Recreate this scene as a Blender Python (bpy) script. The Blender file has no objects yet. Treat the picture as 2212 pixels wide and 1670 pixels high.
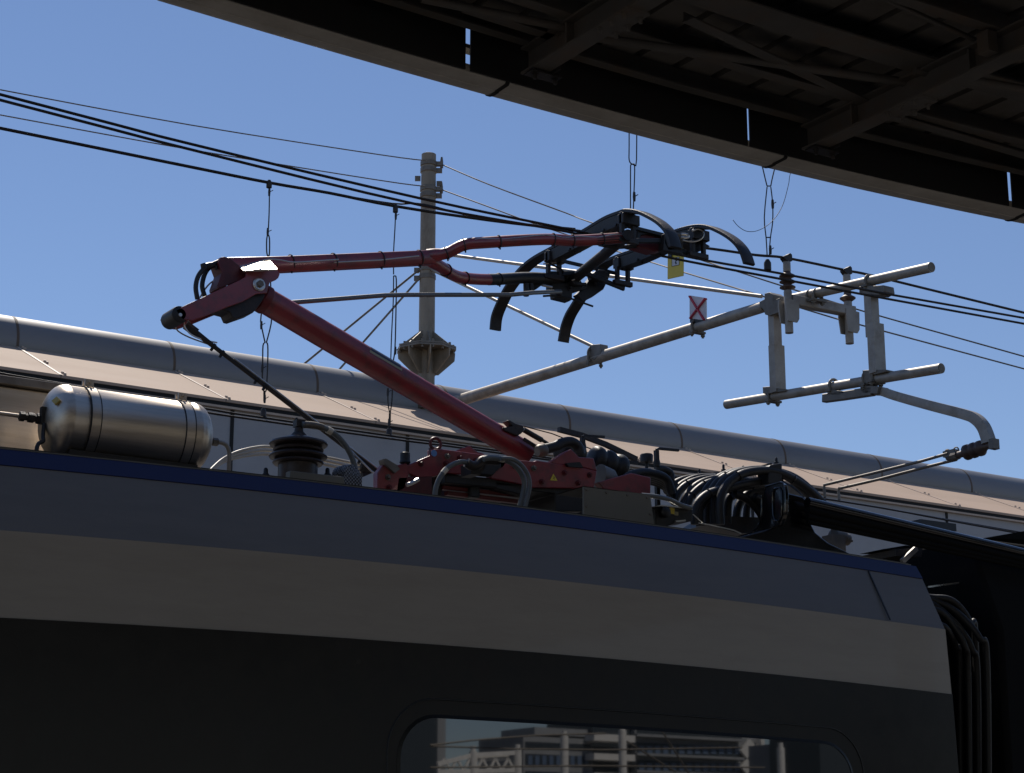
import bpy, math, random
from mathutils import Vector
random.seed(7)
C = bpy.context.scene.collection
scn = bpy.context.scene
R = math.radians

# ---------------------------------------------------------------- camera
PIT, HD, CZ, FP, PW, PH = R(14.6), R(56.9), 2.6, 4100.0, 2212.0, 1670.0
FW = Vector((math.cos(HD) * math.cos(PIT), math.sin(HD) * math.cos(PIT), math.sin(PIT)))
RT = Vector((math.sin(HD), -math.cos(HD), 0))
UP = RT.cross(FW)
CAM = Vector((0, 0, CZ))
cd = bpy.data.cameras.new('camera'); cam = bpy.data.objects.new('camera', cd); C.objects.link(cam)
cam.location = CAM
cam.rotation_euler = (math.pi / 2 + PIT, 0, HD - math.pi / 2)
cd.sensor_width = 36.0; cd.lens = 36.0 * FP / PW
cd.clip_start = 0.05; cd.clip_end = 3000
scn.camera = cam

# ---------------------------------------------------------------- sky, sun, exposure
SUN_EL, SUN_AZ = R(54), R(76)          # azimuth counter-clockwise from +X
w = bpy.data.worlds.new('World'); scn.world = w; w.use_nodes = True
nt = w.node_tree
sky = nt.nodes.new('ShaderNodeTexSky'); sky.sky_type = 'NISHITA'; sky.sun_disc = False
sky.sun_elevation = SUN_EL; sky.sun_rotation = math.pi / 2 - SUN_AZ
sky.air_density = 1.0; sky.dust_density = 0.0; sky.ozone_density = 5.0
bg = nt.nodes['Background']; bg.inputs[1].default_value = 0.073
wb = nt.nodes.new('ShaderNodeMix'); wb.data_type = 'RGBA'; wb.blend_type = 'MULTIPLY'; wb.inputs[0].default_value = 1
wb.inputs[7].default_value = (1.05, .97, .99, 1)
nt.links.new(sky.outputs[0], wb.inputs[6]); nt.links.new(wb.outputs[2], bg.inputs[0])
sd = bpy.data.lights.new('sun', 'SUN'); so = bpy.data.objects.new('sun', sd); C.objects.link(so)
sd.energy = 3.9; sd.angle = R(0.53); sd.color = (1.0, 0.92, 0.82)
SD = Vector((math.cos(SUN_AZ) * math.cos(SUN_EL), math.sin(SUN_AZ) * math.cos(SUN_EL), math.sin(SUN_EL)))
so.location = (0, 0, 30); so.rotation_euler = SD.to_track_quat('Z', 'Y').to_euler()
scn.view_settings.view_transform = 'Standard'; scn.view_settings.look = 'None'
scn.view_settings.gamma = 1.0; scn.view_settings.exposure = 0.36

# ---------------------------------------------------------------- pixel -> place on a real plane
S = PW / 3254.0
ZM = {'A': (500, 750, 600, 2212), 'B': (1300, 650, 700, 2212), 'C': (1850, 620, 600, 2212), 'D': (2250, 780, 900, 2212),
      'E': (0, 1150, 800, 2212), 'F': (800, 1250, 700, 2212), 'G': (1200, 1300, 800, 2212), 'H': (1900, 1350, 900, 2212),
      'I': (2300, 1450, 954, 1584), 'J': (1200, 2150, 1600, 2212), 'K': (1400, 0, 1854, 2212), 'L': (1200, 450, 600, 1179),
      'M': (2600, 1050, 654, 1680), 'N': (1950, 600, 400, 2212), 'O': (1600, 800, 400, 2212), 'P': (700, 500, 700, 1299),
      'Q': (1500, 1330, 700, 2212), 'R': (2100, 1450, 600, 2212), 'T': (0, 250, 600, 2212), 'V': (1100, 0, 1100, 2212),
      'W': (2200, 0, 1054, 2212), '': (0, 0, 3254, 2212)}
def px(z, x, y):
    a, b, ww, iw = ZM[z]; k = ww / iw
    return (a + x * k) * S, (b + y * k) * S
def U(z, x, y, ax, v):
    x, y = px(z, x, y)
    d = FW + RT * ((x - PW / 2) / FP) + UP * ((PH / 2 - y) / FP)
    i = 'XYZ'.index(ax)
    return CAM + d * ((v - CAM[i]) / d[i])
def P(z, ax, v, pts): return [U(z, x, y, ax, v) for x, y in pts]
def PY(z, pts):                        # each point carries its own Y
    return [U(z, x, y, 'Y', Y) for x, y, Y in pts]
def sz(z, n, p):                       # n zoom pixels at point p, in metres
    a, b, ww, iw = ZM[z]
    return n * ww / iw * S * (Vector(p) - CAM).dot(FW) / FP

# ---------------------------------------------------------------- mesh helpers
def cr(pts, n=6, closed=False):
    pts = [Vector(p) for p in pts]; out = []; N = len(pts)
    rng = range(N if closed else N - 1)
    for i in rng:
        if closed: p0, p1, p2, p3 = pts[i - 1], pts[i], pts[(i + 1) % N], pts[(i + 2) % N]
        else: p0, p1, p2, p3 = pts[max(i - 1, 0)], pts[i], pts[i + 1], pts[min(i + 2, N - 1)]
        for k in range(n):
            t = k / n
            out.append(0.5 * ((2 * p1) + (p2 - p0) * t + (2 * p0 - 5 * p1 + 4 * p2 - p3) * t * t + (3 * p1 - p0 - 3 * p2 + p3) * t ** 3))
    if not closed: out.append(pts[-1])
    return out
class MB:
    def __init__(s): s.v = []; s.f = []
    def add(s, vs, fs):
        b = len(s.v); s.v += [Vector(v) for v in vs]; s.f += [tuple(b + i for i in f) for f in fs]; return s
    def sweep(s, pts, prof, up=Vector((0, 0, 1)), closed=False, scale=None, parallel=False):
        pts = [Vector(p) for p in pts]; N = len(pts); M = len(prof); vs = []; fs = []
        prevn = None
        for i, p in enumerate(pts):
            if closed: t = (pts[(i + 1) % N] - pts[i - 1])
            else: t = pts[min(i + 1, N - 1)] - pts[max(i - 1, 0)]
            if t.length < 1e-9: t = Vector((1, 0, 0))
            t.normalize()
            if parallel and prevn is not None: n = prevn - t * prevn.dot(t)
            else:
                u0 = Vector(up) if abs(t.dot(Vector(up).normalized())) < 0.97 else Vector((0, 1, 0))
                n = u0 - t * u0.dot(t)
            n.normalize(); prevn = n
            b = t.cross(n)
            k = scale[i] if scale else 1.0
            vs += [p + b * (a * k) + n * (c * k) for a, c in prof]
        for i in range(N if closed else N - 1):
            j = (i + 1) % N
            for m in range(M):
                q = (m + 1) % M
                fs.append((i * M + m, i * M + q, j * M + q, j * M + m))
        if not closed:
            fs.append(tuple(range(M - 1, -1, -1))); fs.append(tuple((N - 1) * M + m for m in range(M)))
        return s.add(vs, fs)
    def tube(s, pts, r, n=10, closed=False):
        rr = r if isinstance(r, (list, tuple)) else None
        prof = [((1 if rr else r) * math.cos(2 * math.pi * k / n), (1 if rr else r) * math.sin(2 * math.pi * k / n)) for k in range(n)]
        return s.sweep(pts, prof, closed=closed, scale=rr, parallel=True)
    def bar(s, pts, w, h, ch=0.0, up=Vector((0, 0, 1))):
        a, b = w / 2, h / 2
        if ch: prof = [(-a, -b + ch), (-a + ch, -b), (a - ch, -b), (a, -b + ch), (a, b - ch), (a - ch, b), (-a + ch, b), (-a, b - ch)]
        else: prof = [(-a, -b), (a, -b), (a, b), (-a, b)]
        return s.sweep(pts, prof, up=up)
    def prism(s, poly, off):
        off = Vector(off); n = len(poly); vs = [Vector(p) for p in poly] + [Vector(p) + off for p in poly]
        fs = [tuple(range(n)), tuple(range(2 * n - 1, n - 1, -1))] + [(i, i + n, (i + 1) % n + n, (i + 1) % n) for i in range(n)]
        return s.add(vs, fs)
    def box(s, c, d):
        c = Vector(c); x, y, z = d[0] / 2, d[1] / 2, d[2] / 2
        return s.prism([c + Vector(q) for q in ((-x, -y, -z), (x, -y, -z), (x, y, -z), (-x, y, -z))], (0, 0, 2 * z))
    def bb(s, a, b):
        a, b = Vector(a), Vector(b); return s.box((a + b) / 2, [abs(t) for t in (b - a)])
    def lathe(s, base, axis, prof, n=24):
        base = Vector(base); ax = Vector(axis).normalized()
        u = ax.orthogonal().normalized(); v = ax.cross(u); vs = []; fs = []
        for r, h in prof:
            r = max(r, 1e-4)
            vs += [base + ax * h + (u * math.cos(2 * math.pi * k / n) + v * math.sin(2 * math.pi * k / n)) * r for k in range(n)]
        for i in range(len(prof) - 1):
            for k in range(n):
                q = (k + 1) % n; fs.append((i * n + k, i * n + q, (i + 1) * n + q, (i + 1) * n + k))
        fs.append(tuple(range(n - 1, -1, -1))); fs.append(tuple((len(prof) - 1) * n + k for k in range(n)))
        return s.add(vs, fs)
    def cyl(s, a, b, r, n=16): 
        a, b = Vector(a), Vector(b); return s.lathe(a, b - a, [(r, 0), (r, (b - a).length)], n)
    def ring(s, c, axis, r, rr, n=24, m=8):
        c = Vector(c); ax = Vector(axis).normalized(); u = ax.orthogonal().normalized(); v = ax.cross(u)
        return s.tube([c + (u * math.cos(2 * math.pi * k / n) + v * math.sin(2 * math.pi * k / n)) * r for k in range(n)], rr, m, closed=True)
    def bolt(s, c, axis, r, h):
        ax = Vector(axis).normalized()
        s.lathe(c, ax, [(r * 1.5, 0), (r * 1.5, h * .25)], 12); return s.lathe(Vector(c) + ax * h * .25, ax, [(r, 0), (r, h * .7), (r * .8, h)], 6)
    def build(s, name, mat, parent=None, bevel=0, wn=40):
        import bmesh
        org = parent['_o'] if parent is not None else (0, 0, 0)
        org = Vector(org)
        me = bpy.data.meshes.new(name)
        me.from_pydata([tuple(v - org) for v in s.v], [], s.f)
        bm = bmesh.new(); bm.from_mesh(me); bmesh.ops.recalc_face_normals(bm, faces=bm.faces); bm.to_mesh(me); bm.free()
        me.polygons.foreach_set('use_smooth', [True] * len(me.polygons))
        me.set_sharp_from_angle(angle=R(wn))
        me.materials.append(mat)
        o = bpy.data.objects.new(name, me); C.objects.link(o)
        o['_o'] = tuple(org)
        if parent is not None: o.parent = parent
        if bevel:
            m = o.modifiers.new('bevel', 'BEVEL'); m.width = bevel; m.segments = 2; m.limit_method = 'ANGLE'; m.angle_limit = R(50)
        return o
def thing(name, label, cat, loc, group=None):
    o = bpy.data.objects.new(name, None); C.objects.link(o); o.location = loc; o.empty_display_size = 0.2
    o['_o'] = tuple(loc); o['label'] = label; o['category'] = cat
    if group: o['group'] = group
    return o
def tag(o, label, cat, group=None):
    o['label'] = label; o['category'] = cat
    if group: o['group'] = group
    return o
def struct(o): o['kind'] = 'structure'; return o
def lab(o, t): o['label'] = t; return o

# ---------------------------------------------------------------- materials
def mat(name, col, rough=0.5, metal=0.0, var=0.12, scale=6.0, bump=0.0, bscale=80.0, spec=0.5, coat=0.0, dirt=None, dscale=3.0, stretch=None, rvar=0.08):
    m = bpy.data.materials.new(name); m.use_nodes = True; t = m.node_tree; n = t.nodes; l = t.links
    b = n['Principled BSDF']
    tc = n.new('ShaderNodeTexCoord'); mp = n.new('ShaderNodeMapping'); l.new(tc.outputs['Object'], mp.inputs[0])
    if stretch: mp.inputs['Scale'].default_value = stretch
    nz = n.new('ShaderNodeTexNoise'); nz.inputs['Scale'].default_value = scale; nz.inputs['Detail'].default_value = 7; nz.inputs['Roughness'].default_value = 0.62
    l.new(mp.outputs[0], nz.inputs[0])
    rp = n.new('ShaderNodeValToRGB'); rp.color_ramp.elements[0].position = .3; rp.color_ramp.elements[1].position = .7
    rp.color_ramp.elements[0].color = [c * (1 - var) for c in col] + [1]; rp.color_ramp.elements[1].color = [min(1, c * (1 + var)) for c in col] + [1]
    l.new(nz.outputs[0], rp.inputs[0]); out = rp.outputs[0]
    if dirt:
        n2 = n.new('ShaderNodeTexNoise'); n2.inputs['Scale'].default_value = dscale; n2.inputs['Detail'].default_value = 9; n2.inputs['Roughness'].default_value = 0.7
        l.new(mp.outputs[0], n2.inputs[0])
        r2 = n.new('ShaderNodeValToRGB'); r2.color_ramp.elements[0].position = .48; r2.color_ramp.elements[1].position = .75
        l.new(n2.outputs[0], r2.inputs[0])
        mx = n.new('ShaderNodeMix'); mx.data_type = 'RGBA'; l.new(r2.outputs[0], mx.inputs[0]); l.new(out, mx.inputs[6]); mx.inputs[7].default_value = list(dirt) + [1]
        out = mx.outputs[2]
    l.new(out, b.inputs['Base Color'])
    mr = n.new('ShaderNodeMapRange'); mr.inputs[3].default_value = max(0.0, rough - rvar); mr.inputs[4].default_value = min(1, rough + rvar)
    l.new(nz.outputs[0], mr.inputs[0]); l.new(mr.outputs[0], b.inputs['Roughness'])
    b.inputs['Metallic'].default_value = metal; b.inputs['Specular IOR Level'].default_value = spec; b.inputs['Coat Weight'].default_value = coat
    if bump:
        n3 = n.new('ShaderNodeTexNoise'); n3.inputs['Scale'].default_value = bscale; n3.inputs['Detail'].default_value = 5; l.new(mp.outputs[0], n3.inputs[0])
        bp = n.new('ShaderNodeBump'); bp.inputs['Strength'].default_value = bump; bp.inputs['Distance'].default_value = 0.01
        l.new(n3.outputs[0], bp.inputs['Height']); l.new(bp.outputs[0], b.inputs['Normal'])
    return m
M = dict(
 red=mat('red_paint', (.235, .013, .019), .38, var=.16, dirt=(.055, .012, .013), dscale=11, spec=1.0, bump=.06, bscale=40),
 darkred=mat('dark_red_paint', (.13, .012, .014), .5, dirt=(.03, .008, .008)),
 black=mat('black_rubber', (.012, .012, .013), .5, bump=.15),
 gloss=mat('gloss_black', (.006, .006, .007), .16, var=.3, coat=.4),
 soot=mat('sooty_steel', (.028, .026, .026), .5, metal=.3, bump=.2, dirt=(.06, .04, .03), dscale=9),
 copper=mat('dark_copper_wire', (.035, .028, .022), .42, metal=.6, scale=20),
 galv=mat('galvanised_steel', (.33, .30, .26), .5, metal=.2, var=.16, scale=9, dirt=(.19, .15, .11), dscale=5),
 galvd=mat('dull_galvanised', (.19, .17, .145), .55, metal=.4, var=.2, scale=9, dirt=(.11, .085, .06), dscale=6),
 polem=mat('weathered_pole', (.27, .235, .185), .6, metal=.15, var=.16, scale=5, dirt=(.15, .12, .085), dscale=7, stretch=(1, 1, .35)),
 steel=mat('brushed_stainless', (.62, .545, .45), .41, metal=1.0, var=.06, scale=12, stretch=(.4, 8, 8), dirt=(.48, .40, .30), dscale=2.5, bump=.04, bscale=30),
 bright=mat('bright_wire', (.62, .6, .56), .3, metal=.8),
 porcel=mat('brown_insulator', (.075, .045, .035), .45, dirt=(.11, .08, .06), dscale=8),
 porcd=mat('dark_shed_rubber', (.035, .025, .022), .42, dirt=(.08, .06, .05), dscale=10),
 cream=mat('cream_hose', (.62, .56, .45), .45),
 greyhose=mat('grey_hose', (.13, .14, .14), .42, bump=.1),
 greyrod=mat('grey_rod', (.16, .165, .165), .45, metal=.5),
 white=mat('white_paint', (.72, .7, .66), .5),
 lightband=mat('warm_light_grey_paint', (.345, .315, .285), .42, var=.04, dirt=(.30, .272, .243), dscale=2, stretch=(.5, 1, 3), coat=.1),
 cant=mat('shade_toned_light_grey', (.165, .155, .143), .45, var=.05, dirt=(.14, .132, .122), dscale=2, stretch=(.5, 1, 3)),  # darkened light grey: the dimmer look of the slanted side put into the colour
 blue=mat('deep_blue_stripe', (.005, .010, .08), .4, var=.1, dirt=(.008, .014, .07)),
 darkpanel=mat('dark_side_panel', (.026, .0235, .0215), .24, var=.15, coat=.0, dirt=(.030, .027, .024), dscale=1.5, spec=.15),
 gasket=mat('window_gasket', (.006, .006, .006), .45),
 roofdeck=mat('roof_deck', (.05, .05, .055), .7, dirt=(.09, .075, .06), bump=.2),
 yellow=mat('yellow_sign', (.72, .55, .06), .5), label=mat('label_navy', (.02, .025, .05), .4),
 tan=mat('tan_label_edge', (.35, .32, .2), .5),
 signred=mat('sign_red', (.45, .03, .06), .5), signwhite=mat('sign_white', (.62, .62, .66), .5),
 beige=mat('beige_cladding', (.43, .325, .25), .75, var=.04, scale=3, spec=.15, dirt=(.38, .285, .215), dscale=1.2, stretch=(.3, 1, 1)),
 tubeg=mat('grey_edge_tube', (.155, .153, .152), .45, metal=.0, var=.08, spec=1.0, dirt=(.10, .097, .095), dscale=1.5, stretch=(.3, 1, 1)),
 wallg=mat('blue_grey_cladding', (.33, .33, .345), .5, var=.04, dirt=(.28, .275, .28), dscale=.8),
 joint=mat('brown_joint_strip', (.10, .072, .05), .7),
 seam=mat('pale_seam', (.47, .37, .29), .5), darkgap=mat('dark_gap', (.01, .01, .01), .8),
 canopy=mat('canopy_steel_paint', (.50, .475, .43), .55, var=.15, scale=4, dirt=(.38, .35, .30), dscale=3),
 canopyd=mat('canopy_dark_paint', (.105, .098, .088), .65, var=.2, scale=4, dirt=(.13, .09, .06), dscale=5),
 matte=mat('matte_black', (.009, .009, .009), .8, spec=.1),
 deckm=mat('canopy_sheeting', (.16, .15, .14), .6, dirt=(.09, .075, .06), dscale=2),
 stone=mat('platform_paving', (.12, .11, .10), .8, dirt=(.08, .075, .07), bump=.2), ballast=mat('track_ballast', (.17, .15, .13), .9, bump=.8, bscale=30),
 concrete=mat('pale_concrete', (.30, .31, .32), .8, dirt=(.23, .235, .245), dscale=.4, scale=.8), bwin=mat('dark_windows', (.04, .05, .06), .3), bluepane=mat('blue_panes', (.12, .17, .26), .3),
 plate=mat('shiny_plate', (.85, .8, .74), .36, metal=1.0), olive=mat('olive_grey_paint', (.16, .155, .13), .5, dirt=(.12, .11, .09)),
)
g = bpy.data.materials.new('tinted_glass'); g.use_nodes = True; gb = g.node_tree.nodes['Principled BSDF']
gb.inputs['Base Color'].default_value = (.004, .006, .007, 1); gb.inputs['Roughness'].default_value = .015; gb.inputs['Specular IOR Level'].default_value = .8; gb.inputs['IOR'].default_value = 1.75
M['glass'] = g

# ================================================================ SETTING
struct(MB().bb((-400, -300, -.3), (400, 400, 0)).build('ground', M['ballast']))
struct(MB().bb((-60, -22, .004), (80, 6.9, .95)).build('platform', M['stone'], bevel=.02))
struct(MB().bb((-60, 14.6, .004), (90, 32, .95)).build('far_platform', M['stone'], bevel=.02))

# ---- station canopy over the near platform (its underside fills the top right)
def canopyY(x):                       # the platform edge curves gently
    d = x - 4.85; k = .024 if d > 0 else .0150; a = min(abs(d), 3.2)
    return 6.322 - k * a * a - 2 * k * 3.2 * max(0, abs(d) - 3.2) * .5
ca = thing('platform_canopy', 'dark steel platform canopy with curved edge seen from below', 'canopy', (5, 6, 5.8))
joints = [-8, -5.5, -3.3, -.5, 2.45, 3.98, 5.50, 7.0, 8.5, 10.5, 13, 16]
gprof = [(.0, .045), (.0, .0), (.006, -.022), (.022, -.038), (.05, -.045), (.088, -.045), (.091, -.042), (.165, -.040), (.172, -.034), (.172, .0), (.166, .0), (.164, -.030), (.05, -.036), (.012, -.01), (.008, .045)]
for a, b in zip(joints, joints[1:]):
    n = max(3, int((b - a) / .18)); xs = [a + .006 + (b - a - .012) * k / n for k in range(n + 1)]
    m = MB(); m.sweep([(x, canopyY(x), 5.845) for x in xs], [(p, q) for p, q in gprof]); m.build('edge_gutter', M['canopy'], ca)
for jx in (3.98, 5.50, 7.0):
    m = MB(); m.sweep([(jx - .010, canopyY(jx), 5.845), (jx + .010, canopyY(jx), 5.845)], [(p * 1.02 - .003, q * 1.04 - .0015) for p, q in gprof]); m.build('gutter_joint', M['darkgap'], ca)
sl_ = [U('', 1013, 145, 'Y', 6.11).x, U('', 1621, 305, 'Y', 6.12).x, U('', 2178, 420, 'Y', 6.05).x]
pj = [-8, -5.5, -2.5, .9, sl_[0], sl_[1], sl_[2], 8.6, 10.5, 13, 16]; gw = {sl_[0]: .013, sl_[1]: .007, sl_[2]: .012}
for a, b in zip(pj, pj[1:]):
    a0, b0 = a + gw.get(a, .002), b - gw.get(b, .002); n = max(3, int((b - a) / .18)); xs = [a0 + (b0 - a0) * k / n for k in range(n + 1)]
    MB().sweep([(x, canopyY(x) - .185, 5.94) for x in xs], [(-.004, -.13), (.004, -.13), (.004, .14), (-.004, .14)]).build('closing_panel', M['darkgap'], ca)
for X in (-6.5, -3.5, -.55, 2.47, 4.03, 5.56, 7.09, 8.62, 10.6, 13):
    m = MB()
    for zz, hh, ww in ((5.822, .010, .088), (5.932, .010, .088), (5.877, .098, .009)): m.bb((X - ww / 2, -19.8, zz - hh / 2), (X + ww / 2, 6.05, zz + hh / 2))
    for y0 in (5.30, 3.9): m.bb((X - .055, y0, 5.806), (X + .055, y0 + .24, 5.8165))
    m.bb((X - .042, 5.02, 5.83), (X + .042, 5.03, 5.92)); m.bb((X - .042, 5.72, 5.83), (X + .042, 5.73, 5.92)); m.bb((X - .10, 4.86, 5.84), (X - .045, 4.92, 5.93))
    for yy in (5.34, 5.42, 5.50): m.bolt((X + .04, yy, 5.806), (0, 0, -1), .009, .018); m.bolt((X - .04, yy, 5.806), (0, 0, -1), .009, .018)
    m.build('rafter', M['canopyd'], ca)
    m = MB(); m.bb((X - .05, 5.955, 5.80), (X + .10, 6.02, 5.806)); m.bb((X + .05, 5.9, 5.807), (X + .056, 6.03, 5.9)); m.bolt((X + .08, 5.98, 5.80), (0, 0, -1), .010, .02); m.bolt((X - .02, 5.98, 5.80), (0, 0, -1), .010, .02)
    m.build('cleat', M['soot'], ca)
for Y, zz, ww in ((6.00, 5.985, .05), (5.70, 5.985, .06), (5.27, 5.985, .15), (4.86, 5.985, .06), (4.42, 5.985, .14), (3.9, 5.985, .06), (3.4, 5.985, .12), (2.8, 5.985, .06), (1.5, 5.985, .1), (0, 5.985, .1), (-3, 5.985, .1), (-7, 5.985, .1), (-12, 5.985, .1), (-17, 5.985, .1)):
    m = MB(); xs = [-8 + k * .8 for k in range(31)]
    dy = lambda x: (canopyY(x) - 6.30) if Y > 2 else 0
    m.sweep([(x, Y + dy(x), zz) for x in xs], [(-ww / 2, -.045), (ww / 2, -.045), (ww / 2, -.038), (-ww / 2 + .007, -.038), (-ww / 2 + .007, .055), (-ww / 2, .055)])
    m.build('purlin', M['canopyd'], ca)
def brace(z, a, b, Z, r=.016, flat=True):
    m = MB(); p, q = U(z, *a, 'Z', Z), U(z, *b, 'Z', Z)
    if flat: m.bar([p, q], .055, .006); m.bar([p + Vector((0, .025, .02)), q + Vector((0, .025, .02))], .006, .045)
    else: m.tube([p, q], r, 10)
    m.build('brace', M['canopyd'], ca)
brace('W', (-30, 130), (1320, 760), 5.925); brace('W', (-900, 210), (1560, 570), 5.93, .02, False); brace('W', (1330, 780), (2600, 1150), 5.925)
brace('V', (480, -10), (1520, 200), 5.925, .018, False); brace('V', (760, 60), (1420, 270), 5.93); brace('W', (1250, -20), (2180, 400), 5.96, .012, False)
brace('W', (1480, 470), (2500, 640), 5.93, .02, False); brace('V', (-400, -40), (960, 380), 5.93)
m = MB(); x = -8.0; ys = [6.15, -20]
xs = []
while x < 16:
    xs += [(x, 6.045), (x + .17, 6.045), (x + .175, 6.09), (x + .205, 6.09)]; x += .21
vs = []; fs = []
for (xx, zz) in xs: vs += [(xx, canopyY(xx) - .10, zz), (xx, -20, zz), (xx, canopyY(xx) - .10, zz + .06), (xx, -20, zz + .06)]
for i in range(len(xs) - 1):
    a, b = 4 * i, 4 * i + 4
    fs += [(a, a + 1, b + 1, b), (a + 2, b + 2, b + 3, a + 3), (a, b, b + 2, a + 2), (a + 1, a + 3, b + 3, b + 1)]
m.add(vs, fs); m.build('roof_sheeting', M['deckm'], ca, wn=20)
MB().sweep([(-8 + k * .6, canopyY(-8 + k * .6) - .16, 6.10) for k in range(41)], [(-.06, -.04), (.06, -.04), (.06, .03), (-.06, .03)]).build('edge_flashing', M['darkgap'], ca)
FZ = U('J', 700, 214, 'Y', 14.97 + 20.2).z
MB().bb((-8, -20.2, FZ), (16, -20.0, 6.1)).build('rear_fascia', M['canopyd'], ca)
for X, Y in ((-6.5, 1), (13, 2), (-6.5, -14), (2.47, -14), (-6.5, -7), (2.47, -7)): MB().bb((X - .12, Y - .12, .95), (X + .12, Y + .12, 5.9)).build('column', M['canopyd'], ca)

# ---- far station canopy: rounded edge tube, beige sloping cladding, blue-grey wall
fc = thing('far_station_roof', 'far station roof with rounded grey edge tube above beige sloping cladding', 'station roof', (9, 19, 7))
zt = U('', 0, 678, 'Y', 18.9); TZ = 7.90; TR = .30
def zat(z, x, y, Y): return U(z, x, y, 'Y', Y).z
ztop = sum(zat('', x, y, 18.9) for x, y in ((0, 678), (600, 765), (1190, 872), (1700, 955), (2212, 1030))) / 5
TR = .34; TYc = 19.02; TZ = ztop - TR * .985
jx = [U('', x, y, 'Y', 18.75).x for x, y in ((38, 683), (392, 745), (690, 793), (952, 840), (1195, 880), (1438, 920), (1660, 958), (1870, 995), (2090, 1025))]
step = (jx[-1] - jx[0]) / 8
J = [jx[0] + step * k for k in range(-3, 14)]
for a, b in zip(J, J[1:]): MB().cyl((a + .012, TYc, TZ), (b - .012, TYc, TZ), TR, 48).build('edge_tube', M['tubeg'], fc)
for a in J:
    m = MB(); m.cyl((a - .014, TYc, TZ), (a + .014, TYc, TZ), TR + .003, 48); m.build('tube_joint', M['joint'], fc)
yb, zb = 17.3, sum(zat('', x, y, 17.3) for x, y in ((0, 789), (544, 869), (1012, 937), (1347, 984), (1541, 1017), (1903, 1075))) / 6
ytp = 18.74
ztp = sum(zat('', x, y, ytp) for x, y in ((0, 740), (290, 782), (909, 882), (1305, 944), (1668, 998), (1903, 1037))) / 6
X0, X1 = J[0], J[-1]
sl = [(yb, zb), (yb - .0, zb - .03), (yb + .05, zb - .03), (ytp + .1, ztp - .02), (ytp + .1, ztp + .05), (ytp, ztp)]
for a, b in zip(J, J[1:]):
    mid = (a + b) / 2
    MB().prism([(a + .004, y, z) for y, z in sl], (b - a - .008, 0, 0)).build('beige_panel', M['beige'], fc)
dn = Vector((0, ytp - yb, ztp - zb)); nn = Vector((0, -(ztp - zb), ytp - yb)).normalized()
for a in J:
    m = MB(); p, q = Vector((a, ytp, ztp)) + nn * .006, Vector((a, yb + .01, zb)) + nn * .006
    m.sweep([p, q], [(-.014, -.004), (.014, -.004), (.014, .002), (-.014, .002)], up=nn)
    for t in (.05, .1, .55, .6, .93, .98):
        c = p.lerp(q, t); m.lathe(c + Vector((.05, 0, 0)), nn, [(.018, 0), (.012, .018)], 8)
    m.build('panel_seam', M['seam'], fc)
MB().bb((X0, yb + .01, zb - .075), (X1, yb + .09, zb - .032)).build('drip_gap', M['darkgap'], fc)
MB().bb((X0, yb - .02, zb - .10), (X1, yb + .10, zb - .077)).build('drip_trim', M['seam'], fc)
MB().bb((X0, yb + .03, .95), (X1, yb + .25, zb - .101)).build('wall', M['wallg'], fc)
for x, y in ((70, 800), (500, 900), (1252, 0), (1620, 1030), (2034, 1100), (880, 930)):
    xx = U('', x, 940, 'Y', yb + .03).x if y else U('', 1275, 980, 'Y', yb + .03).x
    MB().bb((xx - .018, yb + .018, 1), (xx + .018, yb + .0295, zb - .102)).build('wall_joint', M['darkgap'], fc)

# ================================================================ TRAIN CAR
XE = 7.751
tc = thing('train_car', 'grey passenger train car with blue roof stripe and dark window band', 'train car', (2, 9, 0))
XL = -9.0
prof = [(7.51, 1.0), (7.51, 3.99), (7.665, 4.30), (7.71, 4.375), (10.24, 4.375), (10.44, 3.99), (10.44, 1.0)]
MB().prism([(XL, y, z) for y, z in prof], (XE - .01 - XL, 0, 0)).build('car_body', M['darkpanel'], tc)
def skin(name, m, lo, hi, t=.01, xa=XL, xb=(XE, XE)):
    (y0, z0), (y1, z1) = lo, hi
    n = Vector((0, -(z1 - z0), (y1 - y0))).normalized() * t
    return MB().prism([(xa, y0, z0), (xb[0], y0, z0), (xb[1], y1, z1), (xa, y1, z1)], n).build(name, m, tc)
skin('lower_side', M['darkpanel'], (7.498, 1.0), (7.498, 3.648), .008, xb=(7.86, 7.772))
skin('light_side_band', M['lightband'], (7.505, 3.649), (7.505, 4.003), .009, xb=(7.772, 7.752))
skin('upper_side_band', M['cant'], (7.5055, 4.0), (7.655, 4.299), .0075, xb=(7.752, 7.751))  # same paint as the light band, its shading carried by a darker material
skin('blue_stripe', M['blue'], (7.656, 4.300), (7.692, 4.374), .012, xb=(7.751, 7.740))
MB().bb((XL, 7.70, 4.370), (7.70, 7.76, 4.394)).build('roof_rail', M['black'], tc)
MB().bb((XL, 7.680, 4.380), (7.70, 7.699, 4.385)).build('trim_strip', M['greyrod'], tc)
MB().bb((XL, 7.77, 4.376), (7.72, 10.2, 4.381)).build('roof_deck', M['roofdeck'], tc)
a, b = U('', 1868, 1218, 'Y', 7.62), U('', 1903, 1300, 'Y', 7.49)
MB().prism([(7.33, 7.4945, 4.01), (7.338, 7.4945, 4.01), (7.338, 7.645, 4.298), (7.33, 7.645, 4.298)], (0, -.004, .002)).build('panel_gap', M['gasket'], tc)
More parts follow.
